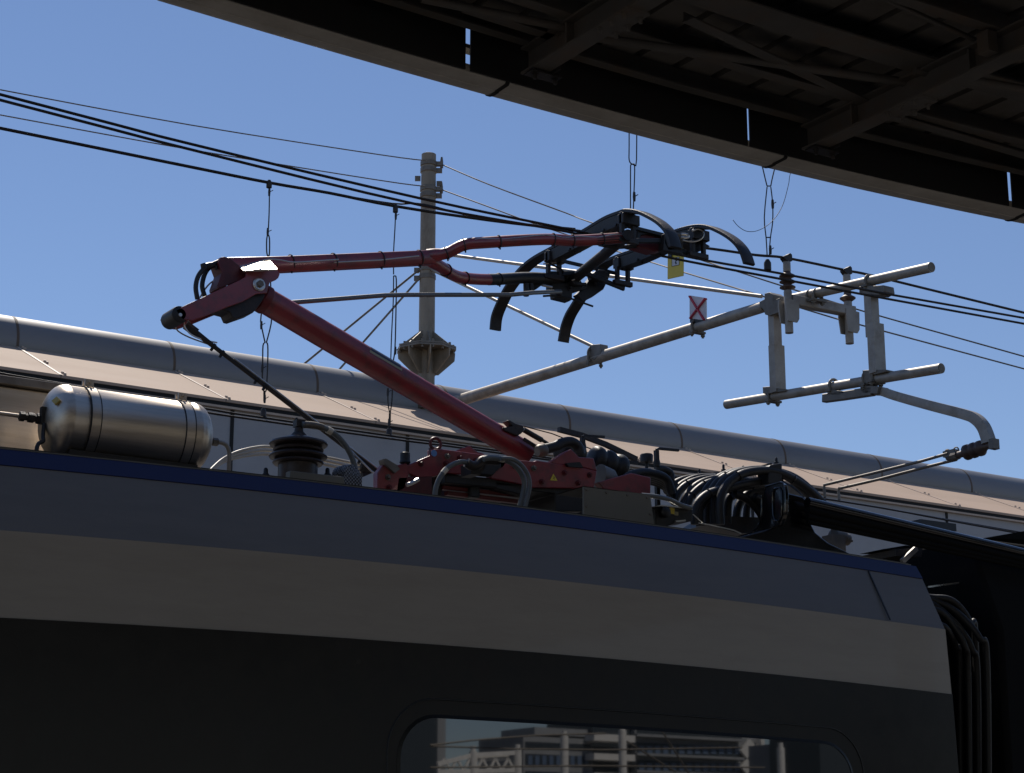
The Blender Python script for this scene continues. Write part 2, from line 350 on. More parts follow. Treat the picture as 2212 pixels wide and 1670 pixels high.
# window: gasket ring and glass
def rrect(x0, x1, z0, z1, r, Y, n=8):
    out = []
    for cx, cz, a0 in ((x1 - r, z1 - r, 0), (x0 + r, z1 - r, 90), (x0 + r, z0 + r, 180), (x1 - r, z0 + r, 270)):
        for k in range(n + 1):
            t = R(a0 + 90 * k / n); out.append(Vector((cx + r * math.cos(t), Y, cz + r * math.sin(t))))
    return out
wx0, wx1, wz0, wz1 = 4.285, 7.0, 2.2, 3.315
o1 = rrect(wx0 - .065, wx1 + .085, wz0 - .08, wz1 + .085, .24, 7.489); MB().tube(o1, .0045, 6, closed=True).build('window_groove', M['gasket'], tc)
fr = MB(); o1 = rrect(wx0 - .016, wx1 + .016, wz0 - .016, wz1 + .016, .20, 7.4888); i1 = rrect(wx0, wx1, wz0, wz1, .185, 7.483); n = len(o1)
fr.add(o1 + i1 + [v + Vector((0, .008, 0)) for v in i1], [(i, (i + 1) % n, (i + 1) % n + n, i + n) for i in range(n)] + [(i + n, (i + 1) % n + n, (i + 1) % n + 2 * n, i + 2 * n) for i in range(n)])
wf = fr.build('window', M['gasket'], tc)
MB().prism(rrect(wx0 + .001, wx1 - .001, wz0, wz1, .185, 7.4882), (0, -.0015, 0)).build('pane', M['glass'], wf)
def camber(o):
    import bmesh
    me = o.data; bm = bmesh.new(); bm.from_mesh(me); ox = o_off.get(o.name, Vector((0, 0, 0)))
    for k in range(-8, 17):
        bmesh.ops.bisect_plane(bm, geom=bm.verts[:] + bm.edges[:] + bm.faces[:], plane_co=(k * .5 - tc.location.x, 0, 0), plane_no=(1, 0, 0))
    for v in bm.verts:
        x = max(v.co.x + tc.location.x, 0); v.co.z += -.0055 * (x - 4.6) ** 2
    bm.to_mesh(me); bm.free()
o_off = {}
for o in bpy.data.objects:
    if o.parent == tc or (o.parent and o.parent.parent == tc): camber(o)

# ---- dark vehicle coupled on at the right
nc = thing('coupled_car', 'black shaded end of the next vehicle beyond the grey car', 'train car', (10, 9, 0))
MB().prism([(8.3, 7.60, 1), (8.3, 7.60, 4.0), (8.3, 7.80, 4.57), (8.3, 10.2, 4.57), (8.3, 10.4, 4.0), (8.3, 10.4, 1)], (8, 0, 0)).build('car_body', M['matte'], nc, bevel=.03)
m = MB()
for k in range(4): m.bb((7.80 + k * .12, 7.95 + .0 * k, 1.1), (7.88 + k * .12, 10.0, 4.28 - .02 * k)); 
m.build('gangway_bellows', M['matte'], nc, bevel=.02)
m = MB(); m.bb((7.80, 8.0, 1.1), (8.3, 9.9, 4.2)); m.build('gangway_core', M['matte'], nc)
m = MB(); m.bar(P('I', 'Y', 7.9, [(1075, 690), (1260, 665), (1440, 632)]), .012, .010); m.tube(P('I', 'Y', 7.88, [(1440, 632), (1465, 645), (1475, 660)]), .008); m.build('handrail', M['bright'], nc)
m = MB(); m.prism(P('I', 'Y', 8.1, [(1380, 430), (1584, 395), (1700, 380), (1700, 450), (1584, 440)]), (0, .4, 0)); m.build('roof_tray', M['matte'], nc); m = MB(); m.prism(P('I', 'Y', 8.0, [(840, 490), (960, 470), (1020, 478), (1000, 495)]), (0, .2, 0)); m.build('roof_tray', M['matte'], nc)
m = MB(); m.bar(P('I', 'Y', 7.92, [(940, 556), (1015, 486)]), .02, .03); m.build('diagonal_strut', M['galv'], nc)
m = MB(); m.prism(P('I', 'Y', 7.95, [(905, 490), (1050, 480), (1045, 530), (950, 530), (910, 525)]), (0, .3, 0)); m.build('gutter_end', M['soot'], nc)
m = MB(); m.prism(P('M', 'Y', 10.1, [(835, 1540), (1125, 1578), (1130, 1640), (835, 1590)]), (0, .25, 0)); tag(m.build('roof_box', M['black']), 'small black box on far side of roof below the overhead wires', 'roof box')
# drooping jumper cables between the cars
for i, pts in enumerate(([(1095, 745), (1180, 752), (1240, 790), (1300, 880), (1330, 1020), (1342, 1500)], [(1100, 757), (1180, 790), (1260, 850), (1350, 960), (1390, 1120), (1400, 1500)], [(1110, 785), (1190, 850), (1260, 930), (1310, 1020), (1340, 1200), (1345, 1500)], [(1165, 900), (1200, 950), (1225, 1010), (1245, 1150), (1250, 1500)], [(1140, 820), (1200, 880), (1270, 1000), (1290, 1200), (1300, 1500)])):
    o = MB().tube(cr([U('I', pts[0][0] - 60, pts[0][1] - 12, 'X', 7.78)] + [U('I', x, y + (900 if y == 1500 else 0), 'X', 7.84 + .07 * k) for k, (x, y) in enumerate(pts)]), .019, 10).build('jumper_cable', M['black'])
    tag(o, 'jumper cable drooping between the cars, ' + ('uppermost and shortest of the five', 'outermost, furthest right of the five', 'second from the right of the five', 'lowest, nearest the grey car', 'middle of the five')[i], 'cable', 'cables drooping between the cars')

# ================================================================ PANTOGRAPH
YP = 8.95
kn = U('A', 1190, 570, 'Y', YP)
pg = thing('pantograph', 'red single arm pantograph raised from the train roof to the wires', 'pantograph', (kn.x + 1.2, YP, 4.34))
# lower arm
la, lb = U('P', 250, 835, 'Y', YP), U('Q', 560, 360, 'Y', YP)
MB().tube([la, la.lerp(lb, .25), la.lerp(lb, .6), lb], [.072, .074, .070, .068], 28).build('lower_arm', M['red'], pg)
ax = (lb - la).normalized()
def patch(t0, t1, r, a0, a1, name, mt):
    u = Vector((0, -1, 0)); v = ax.cross(u).normalized();
    if v.z < 0: v = -v
    vs = []; n = 8
    for t in (t0, t1):
        for k in range(n + 1):
            a = R(a0 + (a1 - a0) * k / n); vs.append(la.lerp(lb, t) + (u * math.cos(a) + v * math.sin(a)) * r)
    m = MB(); m.add(vs, [(k, k + 1, n + 2 + k, n + 1 + k) for k in range(n)]); return m.build(name, mt, pg)
patch(.365, .475, .0745, 25, 72, 'label_plate', M['label']); patch(.36, .48, .0738, 12, 27, 'label_edge', M['tan'])
m = MB(); c = la.lerp(lb, .01); m.lathe(la - ax * .03, ax, [(.062, 0), (.08, .02), (.08, .05), (.074, .06)], 24); m.build('arm_collar', M['darkred'], pg)
# knee
chk = [(215, 870), (330, 810), (560, 705), (700, 640), (960, 520), (1030, 480), (1050, 440), (1020, 400), (1390, 380), (1430, 430), (1435, 450), (1420, 490), (1390, 515), (1320, 545), (1300, 600), (1285, 670), (1160, 680), (1000, 770), (830, 830), (600, 925), (410, 990), (290, 975)]
for yy in (YP - .105, YP + .09): MB().prism([v for v in P('A', 'Y', YP - .105, chk)] if yy < YP else [v + Vector((0, .195, 0)) for v in P('A', 'Y', YP - .105, chk)], (0, .014, 0)).build('knee_cheek', M['red'], pg, bevel=.003)
inner = [(420, 960), (700, 850), (850, 890), (880, 960), (920, 970), (1120, 900), (1160, 860), (1270, 700), (1200, 600), (1000, 650), (700, 780)]
MB().prism(P('A', 'Y', YP - .07, inner), (0, .12, 0)).build('knee_core', M['soot'], pg, bevel=.004)
fork = [(712, 620), (705, 580), (760, 430), (715, 310), (740, 250), (790, 240), (860, 262), (930, 320), (1030, 400), (1045, 490), (960, 525)]
MB().prism(P('A', 'Y', YP - .06, fork), (0, .11, 0)).build('fork_plate', M['darkred'], pg, bevel=.004)
# glinting cover plate lies between the cheek tops and the upper arm
p0 = U('A', 1200, 395, 'Y', YP - .165); vn = Vector((-.33, -.48, .81)).normalized()
def onplane(x, y):
    d = (U('A', x, y, 'Y', YP) - CAM).normalized(); return CAM + d * ((p0 - CAM).dot(vn) / d.dot(vn))
q = [onplane(1010, 402), onplane(1408, 385), onplane(1330, 295), onplane(920, 315)]
MB().prism(q, (0, .004, -.008)).build('cover_plate', M['plate'], pg)
bc = U('A', 1188, 572, 'Y', YP - .106)
m = MB(); m.lathe(bc, (0, -1, 0), [(.036, 0), (.036, .006), (.030, .008), (.030, .014)], 28); m.build('knee_washer', M['bright'], pg)
m = MB(); m.lathe(bc + Vector((0, -.014, 0)), (0, -1, 0), [(.020, 0), (.020, .012), (.016, .016)], 6); m.build('knee_bolt', M['galvd'], pg)
kb = U('A', 205, 955, 'Y', YP - .03)
m = MB(); m.lathe(kb + Vector((0, -.075, 0)), (0, 1, 0), [(.03, 0), (.045, .008), (.047, .02), (.047, .15), (.03, .16)], 24); m.build('knuckle', M['black'], pg)
m = MB(); m.lathe(U('A', 268, 925, 'Y', YP - .106), (0, -1, 0), [(.011, 0), (.009, .006)], 16); m.build('pin', M['bright'], pg)
# upper arm with its fork
ua = P('A', 'Y', YP, [(800, 350), (1450, 333)]) + [U('', 935, 556, 'Y', YP)]
ch = [(-.036, -.018), (-.022, -.040), (.022, -.040), (.036, -.018), (.036, .018), (.022, .036), (-.022, .036), (-.036, .018)]
m = MB(); m.sweep([ua[0], ua[1], ua[1].lerp(ua[2], .5), ua[2]], ch, scale=[1.15, 1.15, 1.13, 1.1]); m.build('upper_arm', M['red'], pg, bevel=.006)
XC = 6.63
nb = [ua[2] + Vector((-.04, 0, .0)), U('', 965, 547, 'Y', 8.90), U('', 1003, 529, 'Y', 8.84), U('', 1050, 524, 'Y', 8.79), U('', 1175, 517, 'Y', 8.72), U('', 1236, 520, 'Y', 8.69), U('', 1300, 517, 'Y', 8.66), U('', 1350, 513, 'Y', 8.64)]
fb = [ua[2] + Vector((-.03, .01, -.01)), U('', 955, 578, 'Y', 9.05), U('', 990, 598, 'Y', 9.2), U('', 1055, 604, 'Y', 9.32), U('', 1150, 600, 'Y', 9.42), U('', 1235, 607, 'Y', 9.5)]
NB = MB().tube(cr(nb, 4), [.040] * 3 + [.034] * 26, 16).build('fork_branch', M['red'], pg)
FB = MB().tube(cr(fb, 4), [.038] * 3 + [.035] * 18, 16).build('fork_branch', M['red'], pg)
print('branch ends', nb[-1], fb[-1])
MB().tube(cr(nb, 4)[-6:], .034, 14).build('fork_sleeve', M['black'], pg); MB().tube(cr(fb, 4)[-9:], .036, 14).build('fork_sleeve', M['black'], pg)
# crossbar of the head
cb0, cb1 = fb[-1], nb[-1]
MB().tube([cb0 + (cb0 - cb1) * .04, cb1 + (cb1 - cb0) * .06], .034, 20).build('head_crossbar', M['soot'], pg)
# cable ties
def tie(p, t, r, name='cable_tie'):
    t = Vector(t).normalized(); m = MB(); m.ring(p, t, r, .0035, 20, 6); m.lathe(Vector(p) + Vector((0, -.3, -1)).normalized() * r, (0, -.3, -1), [(.006, 0), (.005, .016)], 6); m.build(name, M['black'], pg)
for x in (628, 720, 822, 905): p = ua[1].lerp(ua[2], (x - 600) / 335); tie(U('', x, 570 - (x - 600) * .04, 'Y', YP), (1, 0, .24), .047)
nbs = cr(nb, 4); fbs = cr(fb, 4)
for i in (4, 8, 13, 17, 20, 24): tie(nbs[i], nbs[i + 1] - nbs[i], .0365, )
for i in (5, 9, 13): tie(fbs[i], fbs[i + 1] - fbs[i], .0375)
# thin wires on the arm
m = MB(); m.tube(cr(P('A', 'Y', YP - .055, [(310, 960), (340, 890), (480, 810), (640, 745), (740, 690), (850, 520), (930, 380), (1090, 340)]) ), .0045, 6)
m.tube(cr(P('A', 'Y', YP - .12, [(1010, 365), (1160, 310), (1300, 275), (1430, 280), (1560, 305), (1700, 305), (2120, 275)])[0:]) + P('', 'Y', YP - .04, [(720, 567), (822, 562), (905, 553)]), .004, 6)
m.tube(cr([v + Vector((0, -.03, .012 + .006 * math.sin(i * 1.3))) for i, v in enumerate(nbs)], 1), .0045, 6)
m.tube(cr(P('A', 'Y', YP - .05, [(310, 960), (320, 1060), (390, 1150), (520, 1210), (700, 1250)])), .0045, 6)
m.tube(cr(P('A', 'Y', YP + .05, [(210, 1060), (250, 1120), (380, 1190), (600, 1270)])), .004, 6); m.tube(cr(P('A', 'Y', YP + .05, [(500, 720), (560, 620), (630, 545), (730, 490)])), .005, 6)
m.build('sensor_wire', M['bright'], pg)
for pts in ([(720, 300), (640, 335), (555, 375), (480, 470), (450, 600), (470, 740)], [(760, 290), (680, 330), (600, 380), (550, 460), (525, 590), (560, 720)]):
    MB().tube(cr(P('A', 'Y', YP - (.03 if pts[0][0] == 720 else -.02), pts)), .013, 10).build('knee_hose', M['black'], pg)
m = MB(); m.lathe(U('A', 545, 365, 'Y', YP - .03), (-.4, 0, .9), [(.014, -.012), (.018, 0), (.014, .02)], 8); m.lathe(U('A', 690, 350, 'Y', YP - .03), (0, 0, -1), [(.012, 0), (.008, .02)], 8); m.lathe(U('A', 610, 345, 'Y', YP - .03), (.8, 0, .3), [(.016, -.02), (.018, 0), (.014, .03)], 8); m.build('hose_fitting', M['soot'], pg)
# coupling rod below
r0, r1 = U('A', 330, 1040, 'Y', YP - .03), U('F', 1470, 950, 'Y', YP - .25)
MB().tube([r0, r0.lerp(r1, .05)], .026, 8).build('rod_end', M['black'], pg)
MB().tube([r0, r0.lerp(r1, .06), r0.lerp(r1, .14), r1], [.016, .016, .012, .0115], 12).build('coupling_rod', M['soot'], pg)
m = MB(); o = Vector((0, -.01, .014)); m.tube([r0.lerp(r1, .22) + o, r1 + o], .0055, 8); m.tube([r0.lerp(r1, .75) + Vector((0, -.02, 0)), r0.lerp(r1, .88) + Vector((-.02, -.02, -.02)), r1 + Vector((-.03, -.03, 0))], .0045, 6); m.build('conduit', M['bright'], pg)
for t in (.13, .17, .33, .37, .6, .82): p = r0.lerp(r1, t); m = MB(); m.lathe(p - (r1 - r0).normalized() * .008, r1 - r0, [(.017, 0), (.017, .016)], 8); m.lathe(p, (-.5, 0, -.8), [(.009, 0), (.008, .028)], 6); m.build('rod_clip', M['black'], pg)
# guide rod of the head
gr = P('', 'Y', YP + .04, [(545, 665), (612, 655), (740, 645), (830, 638), (880, 637), (1100, 637)]) + [U('B', 1250, 885, 'Y', YP + .12), U('O', 1000, 700, 'Y', YP + .4)]
MB().tube(gr, .0135, 12).build('guide_rod', M['greyrod'], pg)
# contact strips with horns
def strip(X, z, pts, wdt=.055):
    c = cr([U(z if len(p) == 2 else p[2], p[0], p[1], 'X', X) for p in pts], 5)
    m = MB(); m.sweep(c, [(-wdt / 2, -.009), (wdt / 2, -.009), (wdt / 2, .009), (wdt / 2 - .01, .014), (-wdt / 2 + .01, .014), (-wdt / 2, .009)], up=Vector((0, -.3, 1)), parallel=True)
    return m, c
X1s, X2s = 6.45, 6.985
s1 = [(865, 1262, 'B'), (880, 1130, 'B'), (930, 1000, 'B'), (1000, 860, 'B'), (1070, 760, 'B'), (1160, 650, 'B'), (1300, 540, 'B'), (1560, 400, 'B'), (1800, 270, 'B'), (2000, 150, 'B'), (2150, 90, 'B'), (560, 195, 'C'), (700, 215, 'C'), (860, 290, 'C'), (960, 360, 'C'), (1030, 440, 'C'), (1070, 530, 'C'), (1090, 620, 'C')]
s2 = [(1050, 1590, 'O'), (1075, 1440, 'O'), (1110, 1290, 'O'), (1180, 1110, 'O'), (1290, 930, 'O'), (1400, 760, 'O'), (1560, 560, 'O'), (1700, 400, 'O'), (250, 830, 'C'), (420, 740, 'C'), (700, 640, 'C'), (960, 520, 'C'), (1150, 430, 'C'), (1350, 380, 'C'), (1500, 385, 'C'), (1640, 440, 'C'), (1760, 510, 'C'), (1850, 590, 'C'), (1910, 680, 'C'), (1940, 760, 'C'), (1955, 812, 'C')]
for X, s in ((X1s, s1), (X2s, s2)):
    m, c = strip(X, '', s, .080); h = m.build('contact_strip', M['soot'], pg)
    flat = [p for p in c if 8.62 < p.y < 9.42]
    # carrier below the flat length, ragged with bolts
    m = MB(); m.sweep([p + Vector((0, 0, -.045)) for p in flat], [(-.036, -.04), (.036, -.04), (.042, .03), (-.042, .03)])
    for p in flat[::4]: m.lathe(p + Vector((.0, 0, -.072)), (0, 0, -1), [(.008, 0), (.006, .022)], 6); m.box(p + Vector((0, 0, -.075)), (.09, .02, .012))
    m.build('strip_carrier', M['black'], pg)
    for yq, zoff in ((flat[-1].y if flat[-1].y < 9 else flat[0].y, 0), (flat[0].y if flat[-1].y < 9 else flat[-1].y, 0)):
        e = min(flat, key=lambda p: abs(p.y - yq))
        m = MB(); hw = .042; hz = .17
        for sx in (-1, 1): m.bb(e + Vector((sx * hw - .012, -.014, -hz)), e + Vector((sx * hw + .012, .014, -.01)))
        m.bb(e + Vector((-hw - .03, -.016, -hz - .028)), e + Vector((hw + .03, .016, -hz + .004)))
        m.bb(e + Vector((-hw - .012, -.03, -.085)), e + Vector((hw + .03, .03, -.02)))
        m.build('spring_bracket', M['soot'], pg, bevel=.004)
# longitudinal links between the strips near each end, springs, boxes
for yy, dz in ((8.66, -.165), (9.42, -.165)):
    m = MB(); zc = 6.47
    m.bar([(X1s - .02, yy, zc + dz), (6.7, yy, zc + dz + .05), (X2s + .02, yy, zc + dz)], .022, .03, .004); m.bar([(X1s, yy + .03, zc - .05), (X2s, yy + .03, zc - .06)], .016, .02); m.build('link_bar', M['black'], pg)
m = MB()
m.prism(P('C', 'Y', 8.72, [(660, 420), (690, 385), (900, 430), (985, 500), (970, 640), (850, 660), (660, 600)]), (0, .09, 0)); m.build('head_housing', M['darkred'], pg, bevel=.004)
m = MB(); m.prism(P('C', 'Y', 8.70, [(650, 385), (700, 380), (990, 455), (985, 500), (780, 455), (690, 470), (670, 560), (640, 560)]), (0, .1, 0))
m.prism(P('C', 'Y', 8.62, [(960, 450), (1150, 450), (1180, 480), (1185, 640), (1010, 650), (965, 560)]), (0, .03, 0)); m.build('housing_cover', M['soot'], pg, bevel=.004)
m = MB(); m.prism(P('C', 'Y', 8.66, [(1240, 560), (1400, 540), (1500, 600), (1400, 650), (1300, 690)]), (0, .06, 0)); m.prism(P('C', 'Y', 8.62, [(965, 480), (1000, 600), (1180, 660), (1180, 690), (1000, 650), (950, 640)]), (0, .05, 0)); m.build('end_plate', M['soot'], pg)
m = MB(); m.prism(P('O', 'Y', 9.45, [(850, 560), (1230, 420), (1330, 540), (1460, 540), (1460, 640), (1280, 700), (1210, 690), (1210, 830), (1180, 860), (930, 800), (910, 660), (850, 640)]), (0, .07, 0)); m.prism(P('O', 'Y', 9.45, [(440, 400), (1180, 345), (1180, 560), (700, 570), (580, 660), (480, 650), (440, 560)]), (0, .05, 0)); m.build('far_pivot_block', M['black'], pg, bevel=.004)
m = MB(); m.prism(P('O', 'Y', 9.5, [(1560, 420), (1680, 320), (1900, 330), (1850, 470), (1780, 620), (1760, 660), (1560, 800), (1400, 880), (1290, 750), (1400, 650)]), (0, .05, 0)); m.build('far_strip_bracket', M['black'], pg, bevel=.004)
MB().tube(cr(P('O', 'Y', 9.4, [(720, 150), (800, 200), (900, 250), (980, 290), (1040, 340), (1060, 370)])), .007, 8).build('head_cable', M['black'], pg); MB().tube(cr(P('O', 'Y', 9.45, [(700, 780), (900, 775), (1200, 830), (1400, 900), (1570, 960)])), .007, 8).build('head_cable', M['black'], pg); MB().tube(cr(P('C', 'Y', 8.8, [(320, 400), (400, 425), (470, 410), (490, 370), (430, 340)])), .006, 8).build('head_cable', M['black'], pg); MB().tube(cr(P('C', 'Y', 8.75, [(200, 580), (420, 610), (620, 600), (900, 640), (1180, 670), (1380, 740)])), .012, 8).build('head_cable', M['black'], pg); MB().tube(P('O', 'Y', 9.4, [(480, 560), (490, 700)]), .016, 8).build('head_cable', M['black'], pg); MB().tube(P('O', 'Y', 9.4, [(395, 560), (400, 780)]), .018, 8).build('head_cable', M['black'], pg)
MB().tube(cr(P('N', 'Y', 8.60, [(1380, 740), (1480, 710), (1570, 760), (1560, 850), (1480, 910), (1350, 930), (1210, 905)])), .0065, 8).build('head_wire_loop', M['bright'], pg); MB().tube(cr(P('N', 'Y', 8.6, [(1190, 795), (1280, 800), (1320, 830), (1290, 860), (1180, 850)])), .007, 8).build('head_wire_loop', M['bright'], pg); MB().tube(cr(P('O', 'Y', 9.4, [(900, 70), (980, 90), (985, 140), (900, 190), (700, 215)])), .0045, 6).build('head_wire_loop', M['bright'], pg); MB().tube(cr(P('C', 'Y', 8.85, [(300, 395), (390, 415), (480, 405)])), .005, 6).build('head_wire_loop', M['bright'], pg); MB().tube(P('O', 'Y', 9.4, [(680, 590), (850, 625)]), .008, 8).build('head_wire_loop', M['bright'], pg)
for ox, oy, dy in ((950, 480, 0), (1080, 430, 0), (1150, 640, 0), (980, 760, 0), (620, 520, 0), (520, 470, 0), (1420, 600, .02), (1600, 560, .04), (1700, 480, .04), (1760, 400, .04)):
    MB().bolt(U('O', ox, oy, 'Y', 9.45 + dy), (0, -1, 0), .010, .02).build('head_bolt', M['soot'], pg)
MB().prism(P('O', 'Y', 9.40, [(1210, 500), (1350, 490), (1380, 540), (1460, 540), (1460, 580), (1330, 590), (1230, 560)]), (0, .06, 0)).build('pivot_link', M['black'], pg, bevel=.003)
MB().prism(P('O', 'Y', 9.42, [(1620, 360), (1680, 310), (1780, 320), (1850, 370), (1840, 470), (1720, 500), (1640, 450)]), (0, .10, 0)).build('strip_clamp', M['soot'], pg, bevel=.006)
MB().tube(cr(P('O', 'Y', 9.4, [(1200, 500), (1290, 480), (1350, 495), (1330, 520)])), .004, 6).build('head_wire_loop', M['bright'], pg)
# base frame
YB = 8.42
bf = [[(290, 480), (480, 400), (475, 350), (560, 350), (940, 400), (1150, 445), (1100, 520), (985, 560), (700, 570), (590, 560), (500, 590), (380, 610), (260, 560), (250, 500)],
      [(930, 470), (1150, 440), (1380, 460), (1400, 450), (1830, 520), (1930, 545), (1900, 700), (1340, 690), (1250, 660), (1000, 610), (985, 560)],
      [(0, 560), (60, 470), (180, 490), (260, 470), (280, 560), (240, 700), (120, 760), (0, 760)],
      [(1530, 455), (1640, 380), (1700, 350), (1770, 420), (1900, 430), (1930, 545), (1830, 518), (1540, 480)],
      [(180, 600), (480, 580), (480, 760), (160, 740)], [(700, 360), (810, 320), (840, 345), (880, 375), (940, 390), (930, 410), (690, 380)], [(1940, 640), (2230, 560), (2400, 600), (2400, 760), (2000, 720)]]
for i, poly in enumerate(bf):
    for yy in ((YB, YB + .05), (9.40, 9.45)) if i in (1,) else ((YB, YB + .05),) if i != 5 else ((YB + .3, YB + .35),):
        pts = P('G', 'Y', YB if i != 5 else YB + .3, poly)
        MB().prism([v + Vector((0, yy[0] - (YB if i != 5 else YB + .3), 0)) for v in pts], (0, .05, 0)).build('base_frame', M['red'] if i != 4 else M['darkred'], pg, bevel=.005)
m = MB()
for a, b in (((500, 640), (1340, 720)), ((560, 690), (1300, 770)), ((600, 740), (1260, 820))): m.bar(P('G', 'Y', YB + .1, [a, b]), .04, .022, .004)
m.build('frame_rail', M['darkred'], pg)
m = MB(); m.bar(P('G', 'Y', YB + .06, [(560, 620), (1340, 690)]), .08, .05); m.bb(U('G', 820, 640, 'Y', YB + .05), U('G', 840, 800, 'Y', YB + .12)); m.prism(P('G', 'Y', YB + .02, [(1030, 620), (1340, 690), (1810, 700), (1810, 900), (1560, 900), (1560, 740), (1340, 720), (1300, 760), (1040, 700)]), (0, .3, 0)); m.prism(P('G', 'Y', YB + .1, [(440, 600), (600, 560), (560, 760), (440, 760)]), (0, .1, 0)); m.prism(P('G', 'Y', YB + .03, [(780, 480), (1000, 430), (1040, 520), (960, 600), (840, 590)]), (-.0, -.06, 0)); m.build('mechanism', M['black'], pg, bevel=.006)
MB().prism(P('G', 'Y', 8.95, [(440, 640), (1830, 770), (1830, 1000), (440, 860)]), (0, .05, 0)).build('rear_frame_plate', M['black'], pg)
for gx, gy in ((610, 415), (720, 430), (860, 455), (600, 480), (1370, 520), (1440, 640), (1640, 560), (1760, 650), (1860, 580), (1200, 500), (380, 480), (90, 600), (100, 690)):
    MB().bolt(U('G', gx, gy, 'Y', YB), (0, -1, 0), .011, .016).build('frame_bolt', M['galvd'] if gx % 20 else M['darkred'], pg)
# lifting eye
ec = U('G', 508, 305, 'Y', YB + .02); m = MB(); m.ring(ec, (.15, 1, 0), .030, .009, 24, 8); m.bb(ec + Vector((-.035, -.006, -.1)), ec + Vector((.035, .012, -.025))); m.build('lifting_eye', M['darkred'], pg)
MB().lathe(U('G', 495, 388, 'Y', YB - .002), (0, -1, 0), [(.018, 0), (.018, .002)], 16).build('blue_sticker', mat('blue_sticker', (.12, .25, .5), .5), pg)
ws = P('G', 'Y', YB - .003, [(1545, 568), (1580, 630), (1515, 625)]); MB().prism(ws, (0, .002, 0)).build('warning_triangle', M['yellow'], pg)
MB().prism(P('G', 'Y', YB - .0045, [(1548, 588), (1556, 604), (1550, 604), (1556, 620), (1543, 606), (1549, 604)]), (0, .001, 0)).build('warning_symbol', M['black'], pg)
# air bellows
for (cx, cy, rr, LL, off) in ((1690, 380, 105, .17, 0), (2020, 480, 120, .24, 0)):
    c = U('G', cx, cy, 'Y', YB + .30); r = sz('G', rr, c); m = MB(); pr = []; n = 3 if LL > .2 else 2
    pr.append((r * .5, -LL / 2))
    for k in range(n):
        a0 = -LL / 2 + LL * k / n; a1 = a0 + LL / n
        pr += [(r * .82, a0 + .006), (r * .97, a0 + .02), (r * 1.02, (a0 + a1) / 2), (r * .97, a1 - .02), (r * .82, a1 - .006)]
    pr.append((r * .5, LL / 2)); m.lathe(c, (1, 0, -.18), pr, 32); m.build('air_bellows', M['black'], pg)
m = MB(); c = U('G', 2000, 620, 'Y', YB + .12); m.lathe(c, (1, 0, -.15), [(.05, -.06), (.078, -.05), (.07, .03), (.03, .08)], 24); m.build('bellows_cup', M['galvd'], pg)
MB().prism(P('G', 'Y', YB + .0, [(1640, 480), (1760, 470), (1790, 520), (1660, 510)]), (0, -.02, 0)).build('pivot_cap', M['black'], pg)
m = MB(); m.tube(cr(P('G', 'Y', YB + .15, [(1400, 370), (1480, 350), (1560, 330), (1620, 300), (1700, 290), (1760, 330), (1780, 400)])), .030, 14); m.build('bent_pipe', M['black'], pg)
MB().lathe(U('G', 1440, 365, 'Y', YB + .13), (1, 0, .25), [(.028, -.03), (.036, -.02), (.036, .02), (.028, .03)], 20).build('pipe_clamp', M['galvd'], pg)
# damper
m = MB(); m.prism(P('G', 'Y', YP - .08, [(1110, 160), (1190, 150), (1140, 100), (1160, 95), (1210, 125), (1280, 145), (1290, 185), (1265, 215), (1230, 235), (1120, 190)]), (0, .06, 0)); m.build('damper_bracket', M['soot'], pg, bevel=.004)
MB().tube(P('G', 'Y', YP - .05, [(1280, 180), (1440, 272), (1450, 275), (1560, 345)]), [.016, .016, .010, .010], 12).build('damper', M['soot'], pg)
m = MB(); m.tube(P('G', 'Y', YP - .1, [(1285, 265), (1390, 330), (1440, 345)]), .012, 8); m.tube(P('G', 'Y', YP + .1, [(1280, 150), (1530, 215), (1950, 380)]), .0035, 6); m.build('damper_link', M['soot'], pg)
m = MB(); m.bar(P('Q', 'Y', 9.5, [(870, 110), (1100, 170), (1340, 260), (1650, 410)]), .03, .03); m.build('far_rail', M['soot'], pg)
# hoses in front of the frame
for pts, yy, rr in (([(500, 790), (515, 680), (560, 580), (630, 505), (720, 465), (790, 470)], 8.18, 23), ([(930, 440), (985, 428), (1070, 438), (1150, 460), (1230, 520), (1285, 620), (1280, 730), (1245, 860)], 8.14, 24), ([(1080, 435), (1180, 440), (1260, 490), (1320, 580), (1335, 680), (1310, 800), (1290, 880)], 8.10, 20)):
    c = cr(P('G', 'Y', yy, pts)); r = sz('G', rr, c[0]); MB().tube(c, r, 14).build('air_hose', M['greyhose'], pg)
    k = 13 if len(pts) == 6 else 12
    if rr != 20: MB().tube(c[k:k + 4], r * 1.12, 14).build('hose_ferrule', M['cream'], pg)
m = MB(); c = P('G', 'Y', 8.18, [(780, 470), (830, 500), (880, 490), (930, 450), (1060, 450)]); m.tube(cr(c), .026, 10); m.prism(P('G', 'Y', 8.2, [(820, 470), (900, 450), (950, 500), (900, 580), (820, 570)]), (0, .1, 0)); m.build('hose_manifold', M['soot'], pg)
m = MB(); m.prism(P('F', 'Y', YB - .02, [(1320, 660), (1350, 655), (1460, 720), (1490, 760), (1440, 800), (1330, 700)]), (0, .05, 0)); m.build('rod_bracket', M['galvd'], pg)
MB().tube(cr(P('G', 'Y', 8.3, [(255, 665), (300, 650), (360, 618)])), .011, 8).build('bright_hose', M['bright'], pg)
m = MB(); c = U('F', 1540, 640, 'Y', YB + .02); m.lathe(c + Vector((0, 0, -.05)), (0, 0, 1), [(.012, 0), (.03, .02), (.026, .035), (.026, .07), (.022, .074)], 20); m.build('rubber_buffer', M['black'], pg)

# ================================================================ ROOF EQUIPMENT
DZ = 4.381
